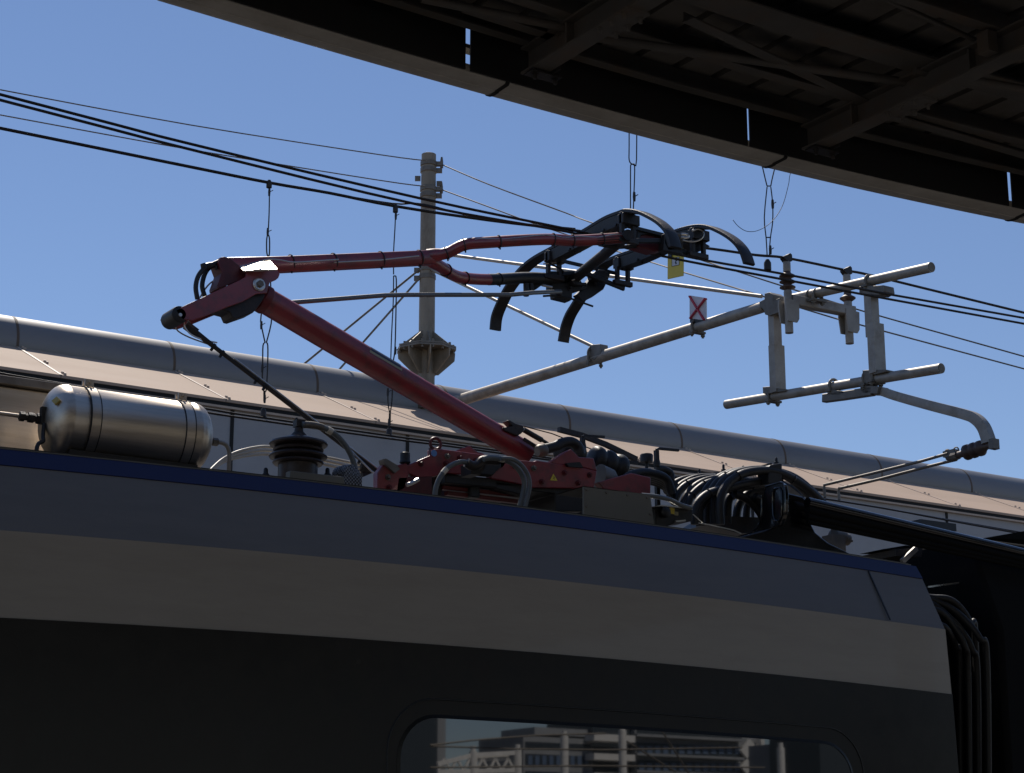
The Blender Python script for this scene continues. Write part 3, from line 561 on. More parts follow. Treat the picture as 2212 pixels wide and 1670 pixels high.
# air tank
YT = 8.36
t0, t1 = U('E', 520, 470, 'Y', YT), U('E', 1760, 630, 'Y', YT); zc = (t0.z + t1.z) / 2
zc -= .03; t0.z = t1.z = zc; tr = .172; t0.x += .005; t1.x -= .05
print('tank', t0, t1, sz('E', 310, t0))
tk = thing('air_tank', 'stainless steel air reservoir tank strapped down at left of the roof', 'air tank', ((t0.x + t1.x) / 2, YT, DZ))
L = t1.x - t0.x
dome = [(tr * math.sin(R(a)), -.088 * math.cos(R(a))) for a in (4, 15, 28, 42, 55, 68, 78, 86)]
prof = dome + [(tr, 0), (tr + .0025, .004), (tr + .0025, .016), (tr, .02), (tr, L - .02), (tr + .0025, L - .016), (tr + .0025, L - .004), (tr, L)] + [(r, L - h) for r, h in reversed(dome)]
MB().lathe(t0, (1, 0, 0), prof, 64).build('tank_shell', M['steel'], tk)
for sx in (U('E', 850, 500, 'Y', YT - tr).x, U('E', 1680, 600, 'Y', YT - tr).x):
    m = MB(); m.lathe((sx - .022, YT, zc), (1, 0, 0), [(tr + .001, 0), (tr + .0055, .0), (tr + .0055, .044), (tr + .001, .044)], 64); st = m.build('strap', M['steel'], tk)
    m = MB()
    for dx in (-.024, .024): m.lathe((sx + dx - .002, YT, zc), (1, 0, 0), [(tr + .001, 0), (tr + .007, 0), (tr + .007, .004), (tr + .001, .004)], 64)
    m.build('strap_edging', M['black'], tk)
    m = MB()
    for dy in (-.018, .018): MB().bb((sx - .022, YT + dy - .003 - .03, zc + tr), (sx + .022, YT + dy + .003 - .03, zc + tr + .035)).build('strap_lug', M['steel'], tk)
    m.cyl((sx, YT - .07, zc + tr + .02), (sx, YT + .03, zc + tr + .02), .006, 8); m.build('strap_pin', M['steel'], tk)
MB().bb((t0.x + .02, YT - .1, DZ), (t1.x, YT + .15, zc - tr * .86)).build('tank_bed', M['black'], tk)
lc = Vector((t0.x - .088, YT, zc)); c = U('E', 300, 445, 'Y', YT); 
m = MB(); m.lathe((lc.x - .005, YT, zc), (-1, 0, 0), [(.026, -.01), (.026, .02), (.018, .022), (.018, .03), (.024, .032), (.024, .06), (.017, .062), (.017, .075), (.023, .077), (.023, .1), (.012, .104)], 6); m.build('inlet_fitting', M['soot'], tk)
m = MB(); m.bb((lc.x - .015, YT - .04, zc - .03), (lc.x + .02, YT - .01, zc + .05)); m.tube(cr([(lc.x, YT - .04, zc - .03), (lc.x - .005, YT - .05, zc - .09), (lc.x - .01, YT - .07, zc - .12), (lc.x - .05, YT - .11, zc - .16), (lc.x - .05, YT - .11, DZ)]), .010, 8); m.build('drain_valve', M['black'], tk)
MB().tube([(lc.x - .1, YT, zc), (lc.x - .9, YT, zc)], .0095, 12).build('inlet_pipe', M['steel'], tk)
m = MB(); rx = t1.x + .088; m.lathe((rx - .01, YT, zc - .0), (1, 0, 0), [(.022, 0), (.022, .03), (.016, .032), (.016, .036), (.02, .038), (.02, .065), (.013, .068)], 6); m.build('outlet_fitting', M['galvd'], tk)
MB().tube(cr([(rx + .05, YT, zc), (rx + .08, YT, zc), (rx + .105, YT, zc - .012), (rx + .118, YT, zc - .04), (rx + .12, YT, zc - .08), (rx + .12, YT, DZ)]), .011, 12).build('outlet_pipe', M['galv'], tk)
dm = Vector((t0.x - .060, YT - .115, zc + .062)); dn_ = Vector((-.75, -.6, .33)).normalized(); du = dn_.cross(Vector((0, 0, 1))).normalized(); dv = dn_.cross(du)
MB().prism([dm + du * .022, dm + dv * .022, dm - du * .022, dm - dv * .022], dn_ * .012).build('warning_diamond', mat('faded_yellow', (.5, .4, .12), .5), tk)
# cabinet behind it
c0 = U('E', 440, 210, 'Y', 8.75)
cbn = thing('roof_cabinet', 'brushed metal roof cabinet behind the air tank at left edge', 'cabinet', (c0.x - .8, 9, DZ))
MB().bb((c0.x - 1.6, 8.75, DZ), (c0.x + .06, 9.6, c0.z - .035)).build('cabinet_body', M['steel'], cbn, bevel=.006)
MB().bb((c0.x - 1.62, 8.72, c0.z - .03), (c0.x + .08, 9.62, c0.z + .012)).build('lid', M['galvd'], cbn, bevel=.004)
# big insulator
YI = 8.30
ib = U('F', 460, 840, 'Y', YI)
def fz(y): return U('F', 460, y, 'Y', YI).z
k = sz('F', 1, ib)
io = thing('roof_insulator', 'large dark ribbed insulator with bent cable, right of the air tank', 'insulator', (ib.x, YI, DZ))
pr = [(200 * k, DZ + .02)] + [(r * k, fz(y)) for r, y in ((200, 800), (200, 720), (245, 715), (258, 700), (252, 685), (215, 672), (288, 652), (296, 635), (282, 618), (200, 590), (248, 586), (256, 570), (246, 555), (212, 545), (286, 528), (296, 512), (288, 494), (200, 466), (90, 432), (80, 420))]
MB().lathe((ib.x, YI, 0), (0, 0, 1), pr, 48).build('ribbed_body', M['porcd'], io)
m = MB(); m.lathe((ib.x, YI, 0), (0, 0, 1), [(85 * k, fz(425)), (70 * k, fz(405)), (48 * k, fz(385)), (44 * k, fz(345)), (52 * k, fz(340))], 24); m.box((ib.x, YI, fz(305)), (95 * k, 90 * k, 75 * k)); m.bolt((ib.x - 30 * k, YI, fz(268)), (0, 0, 1), 14 * k, .01); m.build('terminal', M['soot'], io, bevel=.003)
c = cr(P('F', 'Y', YI - .02, [(500, 315), (600, 318), (700, 340), (790, 380), (880, 450), (970, 570), (1025, 700), (1042, 820), (1045, 960)]))
MB().tube(c, [30 * k * (1.05 if i < 6 else 1) for i in range(len(c))], 14).build('bent_cable', M['greyhose'], io)
MB().tube(c[16:20], 37 * k, 14).build('cable_sleeve', M['cream'], io); MB().tube(c[2:14], 36 * k, 14).build('cable_boot', M['galvd'], io)
MB().bb((ib.x - .16, YI - .12, DZ), (ib.x + .16, YI + .12, DZ + .05)).build('insulator_foot', M['soot'], io)
a = U('F', 385, 800, 'Y', 8.12); b = U('F', 930, 862, 'Y', 8.12)
m = MB().prism([a + Vector((0, 0, -.03)), b + Vector((0, 0, -.03)), b + Vector((0, 0, .012)), a + Vector((0, 0, .012))], (0, .05, 0)); m.bb(Vector((a.x + .02, 8.13, DZ)), Vector((a.x + .06, 8.16, a.z))); m.bb(Vector((b.x - .06, 8.13, DZ)), Vector((b.x - .02, 8.16, b.z))); tag(m.build('mounting_bar', M['olive'], bevel=.003), 'low olive mounting bar on roof edge in front of the large insulator', 'bar')
for i, (x, y) in enumerate(((140, 800), (760, 800))):
    p = U('F', x, y, 'Y', 8.3); m = MB(); m.lathe((p.x, 8.3, DZ), (0, 0, 1), [(.02, 0), (.02, p.z - DZ - .01), (.012, p.z - DZ), (.011, p.z - DZ + .018), (.006, p.z - DZ + .026)], 10)
    tag(m.build('mounting_stud', M['black']), ('small dark stud just left of the large insulator', 'small dark stud just right of the large insulator')[i], 'stud')
# braided strap
p = U('F', 1000, 830, 'Y', 8.22); m = MB(); m.lathe(p + Vector((0, .05, 0)), (.35, -1, 0), [(.02, -.05), (.062, -.045), (.066, 0), (.062, .04), (.03, .05)], 28); m.bb((p.x - .05, 8.2, DZ), (p.x + .05, 8.25, p.z))
bm_ = mat('woven_braid', (.12, .12, .12), .5, metal=.4, bump=1.0, bscale=120); wv = bm_.node_tree
wn_ = wv.nodes.new('ShaderNodeTexChecker'); wn_.inputs['Scale'].default_value = 110; tcn = wv.nodes.new('ShaderNodeTexCoord'); wv.links.new(tcn.outputs['Object'], wn_.inputs[0]); wn_.inputs[1].default_value = (.25, .25, .26, 1); wn_.inputs[2].default_value = (.03, .03, .03, 1); wv.links.new(wn_.outputs[0], wv.nodes['Principled BSDF'].inputs['Base Color'])
tag(m.build('braided_strap', bm_), 'coiled woven earth strap beside the bent cable foot', 'earth strap')
# cream hoses
for i in range(3):
    d = i * 44; e = i * 38
    c = cr([U('E', 1850, 950 + i * 10, 'Y', 8.75)] + P('E', 'Y', 8.8, [(1950, 860 + d * .3), (2100, 785 + d * .6)]) + P('F', 'Y', 8.85, [(100, 535 + e), (260, 550 + e), (500, 590 + e), (740, 640 + e), (1090, 715 + e)]))
    tag(MB().tube(c, sz('F', 15, c[3]), 12).build('cream_hose', M['cream']), ('uppermost', 'middle', 'lowest')[i] + ' of three cream hoses arching behind the large insulator', 'hose', 'cream hoses behind the insulator')
m = MB(); m.lathe(U('F', 1085, 730, 'Y', 8.85), (1, 0, -.12), [(.03, 0), (.034, .01), (.03, .06), (.02, .07), (.02, .14), (.012, .16)], 10); m.prism(P('F', 'Y', 8.84, [(1100, 760), (1220, 770), (1210, 800), (1120, 840)]), (0, .05, 0)); tag(m.build('hose_coupling', M['soot']), 'dark coupling joining cream hoses to the red pantograph frame', 'coupling')
# hook rods and knobs
for i, (z, pts, yy) in enumerate((('G', [(1810, 400), (1802, 330), (1800, 245), (1820, 236), (1990, 246)], 8.7), ('H', [(462, 400), (460, 300), (456, 195), (475, 186), (630, 200)], 8.7), ('H', [(150, 285), (310, 297)], 9.0))):
    c = P(z, 'Y', yy, pts); m = MB(); 
    if i < 2: m.bar([Vector((c[0].x, yy, DZ)), c[0], c[1], c[2] + Vector((0, 0, -.004))], .024, .024); m.bar(c[2:], .016, .014); m.lathe(c[1], (0, 0, 1), [(.02, -.02), (.022, 0), (.018, .02)], 10)
    else: m.bar(c, .02, .02); m.bb((c[0].x, yy, DZ), (c[0].x + .03, yy + .03, c[0].z))
    tag(m.build('hooked_rod', M['black']), ('L shaped black rod rising beside the pantograph bellows', 'L shaped black rod left of the cable loops', 'short flat rod low behind the second bellows')[i], 'rod')
m = MB(); c = U('H', 380, 265, 'Y', 8.8); m.lathe((c.x, 8.8, DZ), (0, 0, 1), [(.01, 0), (.01, c.z - DZ - .025), (.038, c.z - DZ - .022), (.040, c.z - DZ + .02), (.034, c.z - DZ + .028)], 20); tag(m.build('mushroom_knob', M['black']), 'black mushroom shaped knob on a thin stem left of hooked rod', 'knob')
m = MB(); m.tube(cr(P('H', 'Y', 8.72, [(460, 350), (510, 350), (560, 375), (570, 420), (560, 500)])), .024, 12); tag(m.build('bent_stub_pipe', M['black']), 'short bent black pipe stub beside the hooked rod', 'pipe')
# heap of dark cables behind the grey cover
for i in range(5):
    c = cr(P('Q', 'Y', 8.5 + .04 * i, [(1480, 700 + i * 10), (1560, 590 + i * 22), (1700, 545 + i * 18), (1850, 560 + i * 20), (1960, 620 + i * 20), (2010, 760)]))
    tag(MB().tube(c, .026, 10).build('coiled_cable', M['black']), ('top', 'second', 'third', 'fourth', 'lowest')[i] + ' of five black cables bunched behind the grey cover box', 'cable', 'cables bunched behind the cover box')
# grey cover box
cv = P('Q', 'Y', 7.86, [(1122, 686), (1790, 772), (1835, 1045), (1122, 960)])
cv[2].z = cv[3].z = DZ
cb = thing('cover_box', 'plain grey sheet cover box on roof edge right of the pantograph', 'cover box', (cv[0].x, 7.9, DZ))
MB().prism(cv, (0, .012, 0)).build('front_sheet', M['olive'], cb)
for qx, qy in ((1150, 715), (1350, 742), (1560, 768), (1760, 794), (1150, 880), (1790, 960)): MB().lathe(U('Q', qx, qy, 'Y', 7.86), (0, -1, 0), [(.008, 0), (.006, .005)], 10).build('rivet', M['galvd'], cb); MB().prism([cv[0], cv[1], cv[1] + Vector((0, .25, 0)), cv[0] + Vector((0, .25, 0))], (0, 0, .004)).build('top_sheet', M['olive'], cb)
m = MB(); m.tube(cr(P('Q', 'Y', 7.9, [(1700, 770), (1850, 785), (1980, 815), (2100, 870), (2200, 900)])), .013, 10); tag(m.build('slim_cable', M['greyhose']), 'slim grey cable curving off the end of the grey cover box', 'cable')
tb = thing('terminal_box', 'small black terminal box with yellow sticker right of the cover box', 'terminal box', (U('R', 200, 700, 'Y', 7.95).x, 8, DZ))
MB().prism(P('R', 'Y', 7.93, [(-60, 590), (380, 625), (370, 760), (180, 780), (-40, 860), (-60, 760)]), (0, .15, 0)).build('box_body', M['black'], tb, bevel=.006)
MB().prism(P('R', 'Y', 7.90, [(-100, 590), (0, 570), (300, 600), (375, 615), (370, 628), (300, 612), (0, 585)]), (0, .2, 0)).build('lid', M['bright'], tb)
MB().prism(P('R', 'Y', 7.925, [(105, 600), (160, 610), (165, 680), (108, 672)]), (0, .004, 0)).build('sticker', M['yellow'], tb); MB().prism(P('R', 'Y', 7.9245, [(160, 645), (205, 652), (205, 695), (162, 690)]), (0, .004, 0)).build('sticker', M['tan'], tb)
m = MB(); m.lathe(U('R', 40, 660, 'Y', 7.92), (0, -1, 0), [(.028, 0), (.03, .02), (.015, .03)], 16); m.build('plug', M['black'], tb)
m = MB(); m.bar(P('R', 'Y', 7.88, [(375, 680), (500, 790)]), .006, .004); m.bar(P('R', 'Y', 7.88, [(440, 782), (560, 800), (760, 845), (860, 870), (940, 905)]), .006, .005); m.bar(P('R', 'Y', 7.9, [(170, 765), (285, 752)]), .01, .008); tag(m.build('edge_strip', M['bright']), 'thin bright metal edge strip under the cable loops', 'edge strip')
# cable loops
clp = thing('cable_clamp', 'black cable clamp block with tall stud above the cable loops', 'clamp', (U('R', 1350, 100, 'Y', 8.1).x, 8.1, DZ))
cp = P('R', 'Y', 8.02, [(1290, 100), (1400, 80), (1425, 90), (1422, 160), (1420, 320), (1260, 320), (1265, 130)])
MB().prism(cp, (0, .10, 0)).build('clamp_block', M['black'], clp, bevel=.006)
e = U('R', 1390, 200, 'Y', 8.07); MB().bb((e.x - .02, 8.06, DZ), (e.x + .02, 8.1, e.z)).build('post', M['black'], clp)
MB().prism(P('R', 'Y', 8.3, [(830, 195), (1000, 150), (1300, 75), (1300, 130), (1000, 190)]), (0, .05, 0)).build('clamp_arm', M['black'], clp)
def stud(z, x, y0, y1, Y): 
    a, b = U(z, x, y0, 'Y', Y), U(z, x, y1, 'Y', Y); h = a.z - b.z; return MB().lathe(b, (0, 0, 1), [(.016, 0), (.014, h * .35), (.008, h * .4), (.008, h * .85), (.004, h)], 8)
stud('R', 1355, 15, 95, 8.06).build('stud', M['black'], clp)
cl2 = thing('rear_cable_clamp', 'long low cable clamp bar with four small studs behind the loops', 'clamp', (U('R', 650, 200, 'Y', 8.7).x, 8.7, DZ))
MB().prism(P('R', 'Y', 8.7, [(430, 215), (690, 178), (830, 195), (900, 220), (900, 260), (640, 232), (440, 240)]), (0, .06, 0)).build('clamp_bar', M['black'], cl2)
e = U('R', 660, 240, 'Y', 8.72); MB().bb((e.x - .02, 8.71, DZ), (e.x + .02, 8.75, e.z)).build('post', M['black'], cl2)
for x, a, b in ((452, 150, 225), (735, 95, 185), (785, 150, 195), (965, 110, 165)): stud('R', x, a, b, 8.72).build('stud', M['black'], cl2)
loops = [([(700, 800), (690, 560), (735, 390), (850, 265), (1010, 190), (1250, 168), (1430, 210), (1600, 300), (1750, 410), (1910, 560), (1960, 640)], 8.04), ([(625, 800), (625, 540), (680, 370), (800, 240), (990, 172), (1250, 160), (1480, 215), (1640, 300), (1800, 440), (1920, 580)], 8.12),
         ([(550, 800), (560, 520), (630, 350), (760, 235), (960, 172), (1250, 160), (1500, 230), (1650, 330), (1820, 480), (1930, 620)], 8.19), ([(480, 800), (500, 500), (570, 350), (710, 240), (930, 175), (1250, 165), (1500, 250), (1640, 370), (1780, 500), (1870, 640)], 8.26),
         ([(400, 800), (395, 660), (440, 540), (560, 440), (760, 380), (1000, 320), (1230, 292), (1400, 330), (1560, 420), (1680, 560)], 8.10), ([(460, 820), (450, 640), (520, 520), (640, 430), (840, 360), (1060, 312), (1230, 300)], 8.16),
         ([(780, 800), (790, 540), (850, 440), (980, 360), (1220, 318), (1350, 340)], 8.22), ([(880, 800), (900, 620), (960, 500), (1080, 400), (1220, 360)], 8.3),
         ([(860, 440), (1000, 495), (1100, 580), (1170, 670), (1220, 780)], 8.14), ([(1100, 470), (1170, 520), (1230, 620)], 8.1),
         ([(100, 480), (170, 400), (270, 315), (430, 250), (640, 240), (850, 250), (1100, 300)], 8.66), ([(150, 560), (210, 420), (310, 330), (470, 270), (650, 250), (900, 262), (1150, 330)], 8.6), ([(240, 640), (290, 480), (380, 370), (520, 290), (720, 248), (930, 230)], 8.52),
         ([(300, 660), (340, 500), (430, 390), (560, 310), (760, 262)], 8.46), ([(60, 420), (150, 330), (260, 275), (400, 250), (600, 255)], 8.72), ([(1000, 740), (1020, 560), (1090, 460), (1200, 400)], 8.34)]
ords = 'first second third fourth fifth sixth seventh eighth ninth tenth eleventh twelfth thirteenth fourteenth fifteenth sixteenth'.split()
desc = ['outermost front loop over the clamp block, nearest the camera', 'second front loop under the clamp block', 'third front loop under the clamp block', 'fourth front loop, leftmost under the clamp block', 'inner wide loop starting furthest left', 'inner loop just inside the wide one', 'small inner loop ending at the clamp post', 'smallest inner loop in the middle', 'short cable dropping rightward inside the loops', 'shortest cable just left of the glossy bracket', 'rear loop, second from the back', 'rear loop in the middle of the back group', 'rear loop, foremost tall one of the back group', 'rear loop with the shortest arc of the back group', 'rearmost loop behind the clamp bar', 'innermost cable rising beside the clamp post']
for i, (pts, yy) in enumerate(loops):
    c = cr(P('R', 'Y', yy, pts)); r = .0245 if i < 9 else .022
    LC = MB().tube(c, r, 14).build('loop_cable', M['black'])
    for kk in (len(c) // 3, 2 * len(c) // 3):
        if i in (0, 2, 4, 6, 11, 13): MB().ring(c[kk], c[kk + 1] - c[kk], r + .002, .003, 18, 6).build('cable_tie', M['gloss'], LC)
    tag(LC, 'black roof cable, ' + desc[i], 'cable', 'looped cables on the roof end')
m = MB(); m.prism(P('R', 'Y', 8.2, [(720, 700), (1250, 720), (1250, 900), (900, 900), (560, 800)]), (0, .3, 0)); tag(m.build('cable_tray', M['soot']), 'dark tray under the looped cables on the roof', 'tray')
# glossy bracket + duct
bX = U('R', 1300, 600, 'Y', 7.80).x
br = thing('duct_bracket', 'glossy black slotted bracket holding the duct at the car end', 'bracket', (bX, 7.8, DZ))
o = [(1230, 355), (1400, 306), (1432, 330), (1448, 420), (1448, 640), (1425, 720), (1400, 780), (1370, 815), (1100, 895), (890, 948), (1060, 895), (1130, 830), (1165, 760), (1180, 640), (1185, 480), (1200, 400)]
op = P('R', 'X', bX, o); slot = [(1330, 380), (1390, 370), (1415, 410), (1420, 560), (1415, 700), (1380, 765), (1335, 750), (1315, 690), (1310, 560), (1312, 430)]
MB().prism(op, (.03, 0, 0)).build('slotted_plate', M['gloss'], br, bevel=.006)
MB().tube(P('R', 'X', bX - .004, slot), .006, 6, closed=True).build('slot_lip', M['gloss'], br)
MB().tube(cr(P('R', 'X', bX, o[:9]), 2), .005, 8).build('plate_rim', M['gloss'], br)
MB().tube(cr(P('R', 'X', bX, [(890, 948), (1060, 895), (1130, 830), (1165, 760), (1180, 640), (1185, 480), (1230, 355)]), 3), .005, 8).build('plate_rim', M['gloss'], br)
gs = P('H', 'Y', 7.80, [(1440, 470), (1480, 530), (1600, 560), (1640, 600), (1650, 740), (1700, 840), (1800, 920), (1990, 1015), (1900, 1010), (1130, 890), (1090, 880), (1390, 800), (1440, 700)])
MB().prism(gs, (0, .05, 0)).build('gusset', M['gloss'], br, bevel=.008)
MB().prism(P('H', 'Y', 7.84, [(1425, 450), (1500, 480), (1600, 560), (1580, 565), (1480, 540), (1440, 510)]), (0, .03, 0)).build('top_ear', M['galvd'], br)
dc = thing('roof_duct', 'long glossy black rounded duct sloping down past the car end', 'duct', (bX + .3, 7.7, DZ))
def dline(ya, yb, za, zb_=None): return [U('I', 440, ya, 'Y', 7.74), U('I', 1100, (ya + (zb_ if zb_ else yb)) / 2 if 0 else ya + (yb - ya) * (660 / 1144), 'Y', 7.70), U('I', 1584, yb, 'Y', 7.66), U('I', 1900, yb + (yb - ya) * .28, 'Y', 7.64)]
for (ya, yb_, r) in ((243, 510, 28), (282, 548, 24), (318, 572, 18), (345, 588, 13)):
    c = dline(ya, yb_, 0); MB().tube(c, [sz('I', r * s, c[i]) for i, s in enumerate((1, .95, .85, .8))], 24).build('duct_rib', M['gloss'] if r == 28 else M['matte'], dc)
m = MB(); c = U('R', 2000, 930, 'Y', 8.05); m.lathe(c, (1, 0, -.1), [(.03, 0), (.045, .01), (.045, .09), (.035, .1), (.035, .125), (.008, .13), (.008, .16)], 16); m.cyl(c + Vector((.02, 0, .02)), c + Vector((.02, 0, .11)), .018, 10); m.bb((c.x - .03, 8.0, DZ), (c.x + .06, 8.1, c.z)); tag(m.build('air_valve', M['galvd']), 'small grey valve under the black duct behind the bracket', 'valve')

# ================================================================ CATENARY
XM = 11.0
pb = U('', 925, 838, 'X', XM)
po = thing('catenary_mast', 'weathered grey tubular mast with hexagonal flange standing on the far roof', 'mast', (XM, pb.y, .95))
pt = U('', 920, 336, 'X', XM); YM = U('', 922, 700, 'X', XM).y; pr_ = sz('', 17.3, U('', 921, 700, 'X', XM))
def mz(y): return U('', 922, y, 'X', XM).z
fz0 = mz(760)
def mc(z): return Vector((XM, YM, z))
MB().lathe(mc(0), (0, 0, 1), [(pr_ * 1.08, .95), (pr_ * 1.06, fz0), (pr_ * 1.02, fz0 + .05), (pr_ * .93, mz(337)), (pr_ * .8, mz(337) + .006)], 36).build('shaft', M['polem'], po)
MB().lathe(mc(mz(850)), (0, 0, 1), [(pr_ * 1.5, -.2), (pr_ * 1.7, 0), (pr_ * 1.62, .07), (pr_ * 1.2, .09)], 32).build('base_collar', M['joint'], po)
HR = sz('', 66, mc(fz0)); n6 = 8
m = MB(); m.lathe(mc(fz0), (0, 0, 1), [(HR, 0), (HR, .022)], n6); m.lathe(mc(fz0 + .026), (0, 0, 1), [(HR, 0), (HR, .02)], n6)
for k in range(16): a = math.pi * k / 8 + .1; c = mc(fz0 + .045) + Vector((math.cos(a), math.sin(a), 0)) * HR * .88; m.cyl(c - Vector((0, 0, .07)), c + Vector((0, 0, .03)), .016, 6)
m.build('flange', M['galvd'], po)
for k in range(8):
    a = math.pi * k / 4 + .39; d = Vector((math.cos(a), math.sin(a), 0)); t = d.cross(Vector((0, 0, 1))) * .008
    q = [mc(fz0 + .046) + d * pr_, mc(fz0 + .046) + d * HR * .92, mc(fz0 + .24) + d * pr_ * 1.02]
    g1 = MB().prism([v - t for v in q], t * 2)
    q = [mc(fz0 - .001) + d * pr_, mc(fz0 - .001) + d * HR * .95, mc(fz0 - .1) + d * HR * .93, mc(fz0 - .28) + d * (pr_ + .05), mc(fz0 - .28) + d * pr_]
    g1.prism([v - t for v in q], t * 2); g1.build('gusset', M['polem'], po)
for yy, hh in ((357, 12), (371, 8), (411, 12), (425, 7), (583, 7), (600, 6)): MB().lathe(mc(mz(yy)), (0, 0, 1), [(pr_ * 1.0, -.03), (pr_ * 1.07, -.025), (pr_ * 1.07, .025), (pr_ * 1.0, .03)], 32).build('band_clamp', M['galvd'], po)
m = MB()
for yy, sx in ((357, 1), (371, 1), (411, 1), (425, 1), (388, -1), (399, 1)):
    m = MB(); d = RT * sx; c = mc(mz(yy)) + d * (pr_ * 1.02); L_ = sz('', 12, c)
    m.bar([c, c + d * L_], .03, .06); 
    if yy in (357, 411): m.lathe(c + d * L_ * .9 + Vector((0, 0, -.05)), (0, 0, 1), [(.02, 0), (.02, .08), (.012, .14)], 6); m.bar([c, c + d * L_ * 1.1], .05, .05)
    m.build('eye_lug', M['galvd'], po)
for yy in (585, 602): c = mc(mz(yy)) - RT * pr_ * 1.05; MB().bar([c, c - RT * .06], .04, .06).build('eye_lug', M['galvd'], po)
# cantilever
XT = 11.0
tip = U('', 1652, 662, 'X', XT); bse = U('', 935, 884, 'X', XT); bse.y = YM - pr_; bse.z = bse.z
ct = thing('cantilever', 'galvanised steel cantilever bracket reaching from the mast over the far track', 'cantilever', (XT, YM - .2, bse.z))
TRD = sz('D', 34, U('D', 1500, 200, 'X', XT)); 
MB().tube([U('', 925, 886, 'X', XT), tip], [sz('', 13, bse), sz('', 12.5, tip)], 24).build('inclined_tube', M['galv'], ct)
up_ = [U('D', 640, 420, 'X', XT), U('D', 1745, 170, 'X', XT)]
MB().tube(up_, sz('D', 41, up_[1]), 28).build('upper_tube', M['galv'], ct)
lo_ = [U('D', 145, 1243, 'X', XT), U('D', 1822, 960, 'X', XT)]
MB().tube(lo_, [sz('D', 36, lo_[0]), sz('D', 41, lo_[1])], 28).build('lower_tube', M['galv'], ct)
for e, f_, r in ((up_[1], up_[0], 40), (lo_[1], lo_[0], 40)):
    d = (e - f_).normalized(); MB().cyl(e - d * .002, e + d * .004, sz('D', r * .86, e), 24).build('tube_cap', M['galvd'], ct)
# posts (two overlapping angles each)
def post(x0, y0, y1, y2, y3, xb, w1=72, w2=78):
    e = U('D', x0, y0, 'X', XT); s_ = sz('D', 1, e)
    for (xx, ya, yb_, ww, sh) in ((x0, y0, y1, w1, .0), (xb, y2, y3, w2, .03)):
        a, b = U('D', xx, ya, 'X', XT), U('D', xx - 4, yb_, 'X', XT)
        m = MB(); W_ = ww * s_
        m.bb((XT - .04 - sh, a.y - W_ * .45, b.z), (XT - .03 - sh, a.y + W_ * .45, a.z)); m.bb((XT - .03 - sh, a.y - W_ * .45, b.z), (XT + .05, a.y - W_ * .45 + .01, a.z))
        m.build('drop_post', M['galv'], ct)
post(515, 540, 880, 785, 1160, 540); post(1268, 370, 722, 615, 1010, 1312, 84, 84)
def uclamp(z, x, y, rr, tall=60):
    c = U(z, x, y, 'X', XT); s_ = sz(z, 1, c); m = MB()
    d = (up_[1] - up_[0]).normalized()
    m.ring(c, d, rr * s_, .013, 24, 8); 
    m.box(c + Vector((0, 0, -rr * s_)), (.16, .06, .02)); 
    for sx in (-1, 1): m.cyl(c + Vector((sx * rr * s_, 0, -rr * s_ * 1.7)), c + Vector((sx * rr * s_, 0, 0)), .012, 8); m.lathe(c + Vector((sx * rr * s_, 0, -rr * s_ * 1.5)), (0, 0, 1), [(.022, 0), (.022, .02)], 6)
    m.build('u_clamp', M['galvd'], ct)
for x, y, r in ((800, 400, 46), (855, 388, 46), (1262, 280, 48), (982, 1095, 48), (1250, 1040, 56), (505, 1172, 48), (1310, 1020, 50)): uclamp('D', x, y, r)
uclamp('', 1284, 765, 17); uclamp('', 1506, 704, 15)
def blk(z, pts, Y=None, name='clamp_plate', m_='galvd', d=.08, X=None):
    q = P(z, 'X', XT - .06, pts); MB().prism(q, (d, 0, 0)).build(name, M[m_], ct, bevel=.004)
blk('D', [(400, 440), (440, 420), (440, 375), (480, 365), (508, 385), (508, 430), (560, 410), (560, 520), (480, 550), (445, 540), (430, 500), (400, 475)], d=.14)
blk('D', [(1180, 320), (1370, 310), (1378, 360), (1330, 390), (1180, 375)], d=.12); blk('D', [(1205, 975), (1280, 970), (1285, 1080), (1210, 1090)], d=.1)
blk('D', [(1180, 1090), (1330, 1100), (1320, 1160), (1200, 1150)], d=.12); blk('D', [(425, 1105), (495, 1100), (495, 1155), (428, 1158)], d=.1); blk('D', [(940, 1120), (1060, 1140), (1055, 1170), (960, 1170)], d=.1); blk('D', [(1290, 970), (1395, 970), (1395, 985), (1290, 1010)], d=.1); blk('D', [(500, 1110), (600, 1120), (600, 1140), (500, 1150)], d=.1)
blk('', [(1275, 745), (1296, 743), (1298, 765), (1282, 778), (1270, 770)], d=.1)
